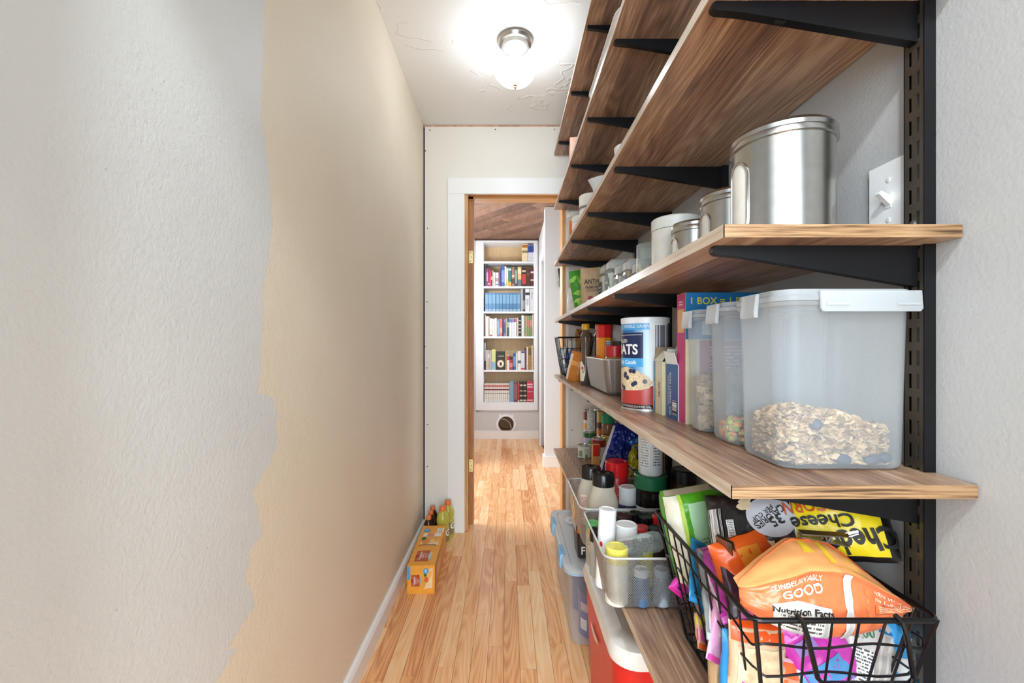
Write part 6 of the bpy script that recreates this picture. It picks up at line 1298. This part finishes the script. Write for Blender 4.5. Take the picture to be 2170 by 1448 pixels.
pkt('second magenta bar wedged low behind the aisle-side wires', 1572, 1345, 0.660, (-0.5, 0.5, 0.5), 0.045, 0.13, 0.016, '#c838a4', 122, ((-0.3, 0.3, 0.2, 0.5, '#e090d4'),), '#e078c8')
pkt('silver-grey foil bar slanting along the aisle-side wires', 1505, 1262, 0.735, (-0.75, 0.62, 0.25), 0.042, 0.15, 0.014, '#8f9290', 123, ((-0.4, 0.0, 0.1, 0.6, '#d8d0d4'), (-0.4, 0.4, 0.62, 0.72, '#6a6c66')), '#c9ccc8')
pkt('pale pink and white wrapper below the silver foil bar', 1530, 1318, 0.70, (-0.4, 0.6, 0.3), 0.05, 0.12, 0.014, '#e0a0c0', 124, ((-0.3, 0.3, 0.3, 0.6, '#e8e0e4'),), '#e04a9a')
pkt('purple wrapper at the far aisle corner of the wire basket', 1463, 1172, 0.885, (-0.2, 0.25, 0.6), 0.05, 0.10, 0.016, '#7a3a9a', 125, ((-0.2, 0.4, 0.2, 0.5, '#c04ab0'),), '#d8302a')
pkt('hot pink wrapper poking through the far aisle-side wires', 1462, 1222, 0.875, (0.2, 0.7, 0.3), 0.042, 0.09, 0.014, '#d83aa8', 126, ((-0.3, 0.3, 0.3, 0.6, '#d8a890'),), '#e02a9a')
pkt('orange and multicoloured wrapper poking through low aisle-side wires', 1490, 1298, 0.80, (-0.5, 0.5, 0.4), 0.045, 0.12, 0.016, '#d8a080', 127, ((-0.5, 0.5, 0.45, 0.6, '#3a8ad0'), (-0.5, 0.5, 0.3, 0.42, '#d8c83a'), (-0.5, 0.5, 0.1, 0.25, '#d040a0')), '#e8602a')
pkt('teal-blue wrapper between magenta and silver bars', 1480, 1212, 0.80, (-0.6, 0.5, 0.2), 0.04, 0.11, 0.014, '#2a7fae', 128, (), '#3a9ad8')
pkt('dark purple-brown wrapper under the large orange bag', 1580, 1250, 0.68, (-0.5, 0.2, 0.2), 0.08, 0.12, 0.02, '#3a2430', 129, ((-0.3, 0.2, 0.3, 0.6, '#5a4a52'), (0.1, 0.4, 0.1, 0.25, '#8a3a7a')), '#6a2a5a')
pkt('black and white wrapper beneath the popcorn bag', 1575, 1140, 0.77, (-0.4, 0.4, 0.2), 0.09, 0.08, 0.02, '#d8d8da', 130, ((-0.3, 0.1, 0.3, 0.6, '#2a5aa0'), (0.15, 0.4, 0.2, 0.7, '#1c1c20')))
# front row seen through the near wires
yf = 0.628
pkt('clear packet of oat crackers with orange top, at the near wires', 1605, 1400, yf, (-0.15, 0.10, 0.05), 0.088, 0.105, 0.03, '#c8a888', 131, ((-0.48, 0.48, 0.76, 0.99, '#e2551e'), (-0.4, 0.4, 0.1, 0.7, M('#d9bb96', 0.35, var=0.3, sc_=60))), '#e2551e', 'snack_packet', 'packet')
pkt('blue and white wrapper at the basket\'s near aisle corner', 1570, 1425, yf + 0.015, (-0.2, 0.25, 0.3), 0.072, 0.11, 0.03, '#2f8cd0', 132, ((-0.4, 0.2, 0.05, 0.75, '#d8d6d0'),), '#4aa0dc', 'snack_packet', 'packet')
pkt('tan packet at the bottom of aisle-side wires', 1530, 1392, 0.69, (-0.2, 0.35, 0.6), 0.06, 0.12, 0.03, '#c09a6c', 133, (), None, 'snack_packet', 'packet')
pkt('magenta packet with white lettering panel, under the orange bag', 1720, 1375, yf, (-0.25, -0.55, 0.0), 0.078, 0.118, 0.022, '#c634a8', 134, ((-0.45, 0.4, 0.72, 0.92, '#d860c4'), (-0.3, 0.1, 0.52, 0.68, '#9a7ac0'), (-0.4, 0.4, 0.05, 0.38, '#5a9ad0'), (-0.3, 0.2, 0.12, 0.3, '#d050b8')), '#e8b8e0', 'snack_packet', 'packet')
pkt('narrow magenta bar slanting toward the shelf front in near wires', 1790, 1395, yf - 0.006, (-0.2, -0.62, 0.05), 0.036, 0.125, 0.012, '#d246b4', 135, (), '#f0d0ea')
pkt('small orange and pink wrapper low at the near wires', 1668, 1440, yf - 0.005, (-0.1, 0.3, 0.1), 0.055, 0.055, 0.016, '#e86a3c', 136, ((-0.4, 0.3, 0.2, 0.6, '#f0a080'),), '#e8c0c8')
pkt('small light blue wrapper low behind the basket handle', 1735, 1448, yf - 0.008, (-0.1, -0.4, 0.1), 0.06, 0.06, 0.014, '#6ab0e0', 137, ((-0.3, 0.3, 0.3, 0.6, '#e070c8'),), '#b8d8ee')
pp, S = pkt('white folded paper pouch with blue flap and green handwriting', 1840, 1385, yf, (-0.2, 0.30, -0.1), 0.085, 0.125, 0.03, '#d4cfcb', 138, ((-0.05, 0.45, 0.78, 0.97, '#2f86c8'), (-0.02, 0.4, 0.1, 0.76, bars_mat('pleats', '#d8d2ce', '#bdb4ae', 9)), (-0.46, -0.04, 0.08, 0.55, FINE)), None, 'paper_pouch', 'pouch')
text(S, '5.00', -0.022, 0.088, 0.016, M('#2a7a4a', 0.5), pp, rot=0.4, off=0.003); text(S, 'Custom Snack', -0.018, 0.105, 0.008, INK, pp, rot=0.3, off=0.003)
pp, S = pkt('sky blue packet with white flowers in the corner by the wall', 1925, 1385, yf, (-0.1, -0.12, 0.1), 0.075, 0.125, 0.035, '#3a9fe0', 139, ((-0.48, -0.2, 0.1, 0.55, '#d8dadc'),), '#c8ccd0', 'snack_packet', 'packet')
for k in range(5): poly_patch(S, ell(-0.004 + 0.011 * math.cos(2 * PI * k / 5), 0.082 + 0.011 * math.sin(2 * PI * k / 5), 0.007, 0.007, 12), M('#c4e4f6', 0.35), pp, 'printed_petal', 0.0018 + 0.0002 * k, 2)
for k in range(5): poly_patch(S, ell(0.012 + 0.008 * math.cos(2 * PI * k / 5), 0.045 + 0.008 * math.sin(2 * PI * k / 5), 0.005, 0.005, 12), M('#8cc8ee', 0.35), pp, 'printed_petal', 0.0018 + 0.0002 * k, 2)
pkt('brown cookie packet behind the magenta packet', 1735, 1325, 0.70, (-0.3, 0.1, 0.1), 0.12, 0.07, 0.02, '#8a5a40', 140, ((-0.4, 0.1, 0.2, 0.7, '#c08a60'),), None, 'snack_packet', 'packet')
pkt('red, green and blue striped wrapper under the large orange bag', 1610, 1335, 0.66, (-0.3, 1.2, 0.1), 0.035, 0.11, 0.014, '#c83a3a', 141, ((-0.5, 0.5, 0.4, 0.6, '#b8c83a'), (-0.5, 0.5, 0.1, 0.4, '#3a9ad8')))

# ------------------------------------------------------------------ under the shelf: tote, coffee tin, cooler
tt = thing('storage_tote', 'clear plastic storage tote with pale blue latches on the oak floor', 'tote', (0.395, 1.90, 0.0), (0, 0, 0.0))
bm = bmesh.new(); loft(bm, [(0.0004, -0.150, 0.150, -0.265, 0.265, 0.03), (0.006, -0.157, 0.157, -0.272, 0.272, 0.035), (0.268, -0.172, 0.172, -0.288, 0.288, 0.04), (0.270, -0.180, 0.180, -0.296, 0.296, 0.042), (0.276, -0.180, 0.180, -0.296, 0.296, 0.042)], 6, cap1=False); fin(bm, 'bin', TOTE, tt, wn=True)
bm = bmesh.new(); loft(bm, [(0.277, -0.183, 0.183, -0.300, 0.300, 0.045), (0.290, -0.185, 0.185, -0.302, 0.302, 0.045), (0.294, -0.180, 0.180, -0.297, 0.297, 0.043), (0.294, -0.160, 0.160, -0.277, 0.277, 0.04), (0.288, -0.155, 0.155, -0.272, 0.272, 0.04)], 6); fin(bm, 'lid', clear_mat('tote_lid', '#f2f6fa', 0.55, 0.2, '#e9eef2'), tt)
bm = bmesh.new(); tube(bm, [(p[0], p[1], 0.2765) for p in rrect(-0.184, 0.184, -0.301, 0.301, 0.045, 6)], 0.003, 6, True); fin(bm, 'gasket', M('#9cc4e0', 0.4), tt)['label'] = 'pale blue seal'
for yy in (-0.14, 0.15):
    bm = bmesh.new(); loft(bm, [(0.245, -0.192, -0.186, yy - 0.045, yy + 0.045, 0.0025), (0.255, -0.196, -0.186, yy - 0.048, yy + 0.048, 0.0025), (0.292, -0.193, -0.183, yy - 0.045, yy + 0.045, 0.0025), (0.298, -0.188, -0.172, yy - 0.043, yy + 0.043, 0.0025)], 3); fin(bm, 'latch', M('#8cc0e4', 0.35), tt)['label'] = 'light blue plastic latch'
bm = bmesh.new()
for yy in (-0.07, 0.12): tube(bm, [(-0.1745 + 0.0085 * 0, yy, 0.25), (-0.171, yy, 0.21)], 0.0025, 6)
fin(bm, 'bin_rib', TOTE, tt)
S = plane((-0.10, 0.16, 0.2945), (1, 0, 0), (0, 1, 0)); poly_patch(S, ell(0, 0, 0.03, 0.045), M('#eceef0', 0.4), tt, 'oval_emblem', 0.0008, 2); patch(S, -0.012, 0.014, -0.003, 0.003, M('#6a6e74', 0.5), tt, 'emblem_mark', 2, 1, 0.0014)
t = roundjar('coffee_tin', 'purple tin seen through the tote\'s near end', 'tin', (0.335, 1.705, 0.007), 0.062, 0.165, M('#3a3a78', 0.35), M('#4a3f52', 0.35), 0.012, 0.064, group='purple tins inside the tote'); S = cyl(0.062); patch(S, -0.06, -0.03, 0.03, 0.07, FINE, t, 'pale_label'); patch(S, -0.06, -0.02, 0.10, 0.13, M('#b89a9a', 0.4), t, 'pale_label')
t = roundjar('coffee_tin', 'second purple tin lying farther inside the tote', 'tin', (0.33, 1.87, 0.007), 0.058, 0.15, M('#44447e', 0.35), M('#4a3f52', 0.35), 0.012, 0.060, group='purple tins inside the tote')
pkt_, S = packet('folded_cloth', 'purple folded bag above the tins inside the tote', 'bag', (0.35, 1.80, 0.18), (-1.3, 0.1, 0.4), 0.14, 0.16, 0.03, '#6a5a9a', 151)
fb = thing('charcoal_bag', 'dark bag with orange top and white lettering on the tote lid', 'bag', (0.335, 1.74, 0.296), (0, 0, 0)); bm = bmesh.new(); loft(bm, [(0.0, -0.065, 0.075, -0.05, 0.06, 0.012), (0.10, -0.07, 0.08, -0.052, 0.062, 0.014), (0.20, -0.066, 0.076, -0.045, 0.055, 0.012)], 4); fin(bm, 'bag', M('#241c1a', 0.4, bump=0.1, bsc=60), fb)
S = plane((-0.07, -0.0515, 0), (1, 0, 0), (0, 0, 1)); text(S, 'FI', 0.027, 0.029, 0.042, WINK, fb, bold=0.02, sx=0.85, off=0.0018); patch(S, -0.0, 0.15, 0.098, 0.118, M('#d8621e', 0.4), fb, 'orange_band', 3, 1, 0.0015); poly_patch(S, [(0.0, 0.118), (0.03, 0.118), (0.02, 0.15), (0.005, 0.195), (0.0, 0.195)], M('#d8621e', 0.4), fb, 'orange_flame', 0.0015, 3); patch(S, 0.034, 0.14, 0.122, 0.19, M('#cfcac4', 0.4), fb, 'pale_panel', 3, 2, 0.0015)
S2 = plane((-0.0705, 0.06, 0), (0, -1, 0), (0, 0, 1)); patch(S2, 0.0, 0.108, 0.10, 0.2, M('#c9c2bb', 0.4), fb, 'pale_side', 3, 2, 0.0035)

co = thing('cooler', 'red picnic cooler with white lid under the lowest shelf', 'cooler', (0.405, 1.265, 0.0), (0, 0, 0))
bm = bmesh.new(); loft(bm, [(0.0004, -0.128, 0.128, -0.205, 0.205, 0.05), (0.008, -0.134, 0.134, -0.211, 0.211, 0.052), (0.352, -0.149, 0.149, -0.232, 0.232, 0.06)], 8); fin(bm, 'body', M('#d0201c', 0.38), co, wn=True)
bm = bmesh.new(); loft(bm, [(0.3525, -0.156, 0.156, -0.240, 0.240, 0.062), (0.374, -0.158, 0.158, -0.242, 0.242, 0.063), (0.392, -0.152, 0.152, -0.235, 0.235, 0.06), (0.398, -0.140, 0.140, -0.222, 0.222, 0.055), (0.398, -0.115, 0.115, -0.19, 0.19, 0.05), (0.394, -0.110, 0.110, -0.185, 0.185, 0.05)], 8); fin(bm, 'lid', M('#e9e6e0', 0.4), co)['label'] = 'white moulded lid'
S = plane((-0.1475, 0.04, 0.26), (0, -1, 0), (-0.04, 0, 1)); poly_patch(S, [(-0.05, -0.008), (0.0, -0.014), (0.06, 0.004), (0.05, 0.012), (0.0, 0.004), (-0.04, 0.01)], M('#e8d8d4', 0.4), co, 'white_emblem', 0.003, 2)

# ------------------------------------------------------------------ floor by the left wall: drinks
db = thing('drink_box', 'orange tangerine sparkling water carton on the floor by the left baseboard', 'box', (-0.453, 1.968, 0.0004), (0, 0, 0.027))
W_, L_, H_ = 0.123, 0.44, 0.127; ORG = M('#eba23a', 0.45)
bm = bmesh.new(); quadbox(bm, 0, W_, 0, L_, 0, H_); fin(bm, 'carton', ORG, db, bevel=0.0025)
SF = plane((0, 0, 0), (1, 0, 0), (0, 0, 1)); ST = plane((0, 0, H_), (1, 0, 0), (0, 1, 0)); SR = plane((W_, 0, 0), (0, 1, 0), (0, 0, 1))
TER = M('#b8562e', 0.45); LB = M('#4a9fd6', 0.4); LEAF = M('#3a6a34', 0.5)
def swirl(S, cu, cv, k, par):
    poly_patch(S, [(cu - 0.02 * k, cv - 0.05 * k), (cu + 0.018 * k, cv - 0.045 * k), (cu + 0.02 * k, cv + 0.05 * k), (cu - 0.006 * k, cv + 0.04 * k), (cu - 0.004 * k, cv)], M('#f0d0a4', 0.45), par, 'cream_swirl', 0.0007, 3)
    poly_patch(S, ell(cu + 0.004 * k, cv + 0.018 * k, 0.011 * k, 0.020 * k, 16, -0.3), M('#efb45a', 0.45), par, 'printed_slice', 0.0011, 2); poly_patch(S, ell(cu - 0.010 * k, cv - 0.006 * k, 0.011 * k, 0.013 * k), M('#dc6c34', 0.45), par, 'printed_tangerine', 0.0013, 2)
    poly_patch(S, [(cu - 0.022 * k, cv + 0.008 * k), (cu - 0.008 * k, cv + 0.010 * k), (cu - 0.010 * k, cv + 0.026 * k), (cu - 0.022 * k, cv + 0.024 * k)], LEAF, par, 'printed_leaf', 0.0012, 2)
swirl(SF, 0.095, 0.07, 0.95, db)
patch(SF, 0.002, 0.014, 0.065, 0.124, LB, db, 'blue_tab', 2, 2, 0.0008); poly_patch(SF, ell(0.084, 0.103, 0.0125, 0.0125), LB, db, 'blue_badge', 0.0016, 2); text(SF, '12', 0.084, 0.103, 0.014, WINK, db, rot=PI / 2, bold=0.02, off=0.0022)
poly_patch(SF, [(0.018, 0.034), (0.056, 0.034), (0.056, 0.082), (0.050, 0.088), (0.050, 0.086), (0.018, 0.086)], TER, db, 'terracotta_panel', 0.0009, 2)
for k, (s_, z_) in enumerate((('Tangerine', 0.0095), ('sparkling', 0.0065), ('mineral', 0.0065), ('water', 0.0065))): text(SF, s_, 0.031 + 0.0065 * k, 0.058, z_, WINK, db, rot=PI / 2, off=0.0016, bold=0.012 if k == 0 else 0)
patch(SF, 0.0555, 0.060, 0.04, 0.075, M('#7ab8dc', 0.4), db, 'blue_strip', 2, 2, 0.0014); poly_patch(SF, ell(0.0215, 0.06, 0.0045, 0.009), M('#a02a2a', 0.4), db, 'red_mark', 0.0016, 2)
# top
poly_patch(ST, [(0.022, 0.04), (0.085, 0.04), (0.085, 0.138), (0.080, 0.146), (0.022, 0.14)], TER, db, 'terracotta_panel', 0.0009, 2)
for k, (s_, z_) in enumerate((('Tangerine', 0.019), ('sparkling', 0.013), ('mineral', 0.013), ('water', 0.013))): text(ST, s_, 0.044 + 0.0125 * k, 0.092, z_, WINK, db, rot=PI / 2, off=0.0016, bold=0.012 if k == 0 else 0)
patch(ST, 0.084, 0.094, 0.055, 0.125, M('#a8d0ea', 0.4), db, 'blue_strip', 2, 2, 0.0014); poly_patch(ST, ell(0.030, 0.088, 0.008, 0.016), M('#a02a2a', 0.4), db, 'red_mark', 0.0016, 2)
patch(ST, 0.020, 0.11, 0.20, 0.24, M('#f0d4ac', 0.45), db, 'cream_swirl', 4, 2, 0.0008); poly_patch(ST, ell(0.045, 0.245, 0.022, 0.035), M('#e08a4a', 0.45), db, 'printed_tangerine', 0.0012, 2); poly_patch(ST, ell(0.075, 0.25, 0.014, 0.022), M('#efc078', 0.45), db, 'printed_slice', 0.0013, 2); poly_patch(ST, ell(0.030, 0.275, 0.012, 0.020), LEAF, db, 'printed_leaf', 0.0014, 2)
patch(ST, 0.020, 0.112, 0.30, 0.345, M('#e6ddd0', 0.45), db, 'coupon_panel', 4, 2, 0.0009); patch(ST, 0.040, 0.078, 0.303, 0.342, M('#d88a5a', 0.45), db, 'coupon_picture', 2, 2, 0.0013); poly_patch(ST, ell(0.030, 0.375, 0.018, 0.022), LB, db, 'blue_badge', 0.0012, 2); text(ST, '12', 0.030, 0.375, 0.018, WINK, db, off=0.002); patch(ST, 0.085, 0.118, 0.35, 0.405, M('#e9e9e9', 0.45), db, 'barcode_panel', 2, 2, 0.0010); patch(ST, 0.088, 0.114, 0.355, 0.40, FINE, db, 'fine_print', 2, 2, 0.0014)
bm = bmesh.new(); tube(bm, [(0.022, 0.196, H_ + 0.0008), (0.026, 0.204, H_ + 0.0012), (0.098, 0.204, H_ + 0.0012), (0.102, 0.196, H_ + 0.0008)], 0.0022, 6); fin(bm, 'handle_slit', M('#4a3a2a', 0.7), db)
patch(SR, 0.01, 0.43, 0.01, 0.118, M('#e2a050', 0.45, var=0.12, sc_=12), db, 'printed_side', 4, 2, 0.0006); patch(SR, 0.06, 0.20, 0.03, 0.10, M('#ecc694', 0.45), db, 'cream_swirl', 3, 2, 0.0010)

def bottle(label, x, y, r, h, liquid, big):
    t = thing('drink_bottle', label, 'bottle', (x, y, 0.0003), (0, 0, face(x, y)), 'sports drink bottles by the left baseboard')
    k = h; prof = [(r * 0.86, 0), (r, 0.006), (r, k * 0.44), (r * 0.93, k * 0.48), (r * 0.93, k * 0.55), (r, k * 0.60), (r * 0.98, k * 0.70), (r * 0.72, k * 0.82), (r * 0.48, k * 0.875), (r * 0.46, k * 0.89)]
    bm = bmesh.new(); lathe(bm, prof, seg=40); fin(bm, 'bottle', liquid, t)
    bm = bmesh.new(); lathe(bm, [(r * 0.53, k * 0.885), (r * 0.54, k * 0.985), (r * 0.48, k)], seg=48, rib=-0.025); fin(bm, 'cap', M('#e0763a', 0.4), t)['label'] = 'orange screw cap'
    S = cyl(r); patch(S, -1.5 * r, 1.6 * r, k * 0.10, k * 0.43, M('#8a7a52' if big else '#2a1a14', 0.35), t, 'wrap_label', 20, 2, 0.0006)
    if big: text(S, 'G', 0.9 * r, k * 0.33, 0.05, WINK, t, bold=0.03, off=0.0014, sub=1)
    return t
YG = clear_mat('yellow_drink', '#d2cc5a', 0.80, 0.12, '#c8c052'); BR = M('#33180f', 0.14)
bottle('yellow-green sports drink bottle right behind the orange carton', -0.368, 2.468, 0.0355, 0.213, YG, True)
bottle('yellow-green sports drink bottle nearest the door casing', -0.352, 2.566, 0.0345, 0.211, YG, True)
bottle('dark brown drink bottle with orange cap, nearest the orange carton', -0.444, 2.450, 0.028, 0.166, BR, False)
bottle('dark brown drink bottle in the middle of three', -0.444, 2.515, 0.028, 0.168, BR, False)
bottle('dark brown drink bottle nearest the drywall corner', -0.444, 2.580, 0.028, 0.171, BR, False)

# the text work scene is no longer needed
bpy.data.scenes.remove(TS)
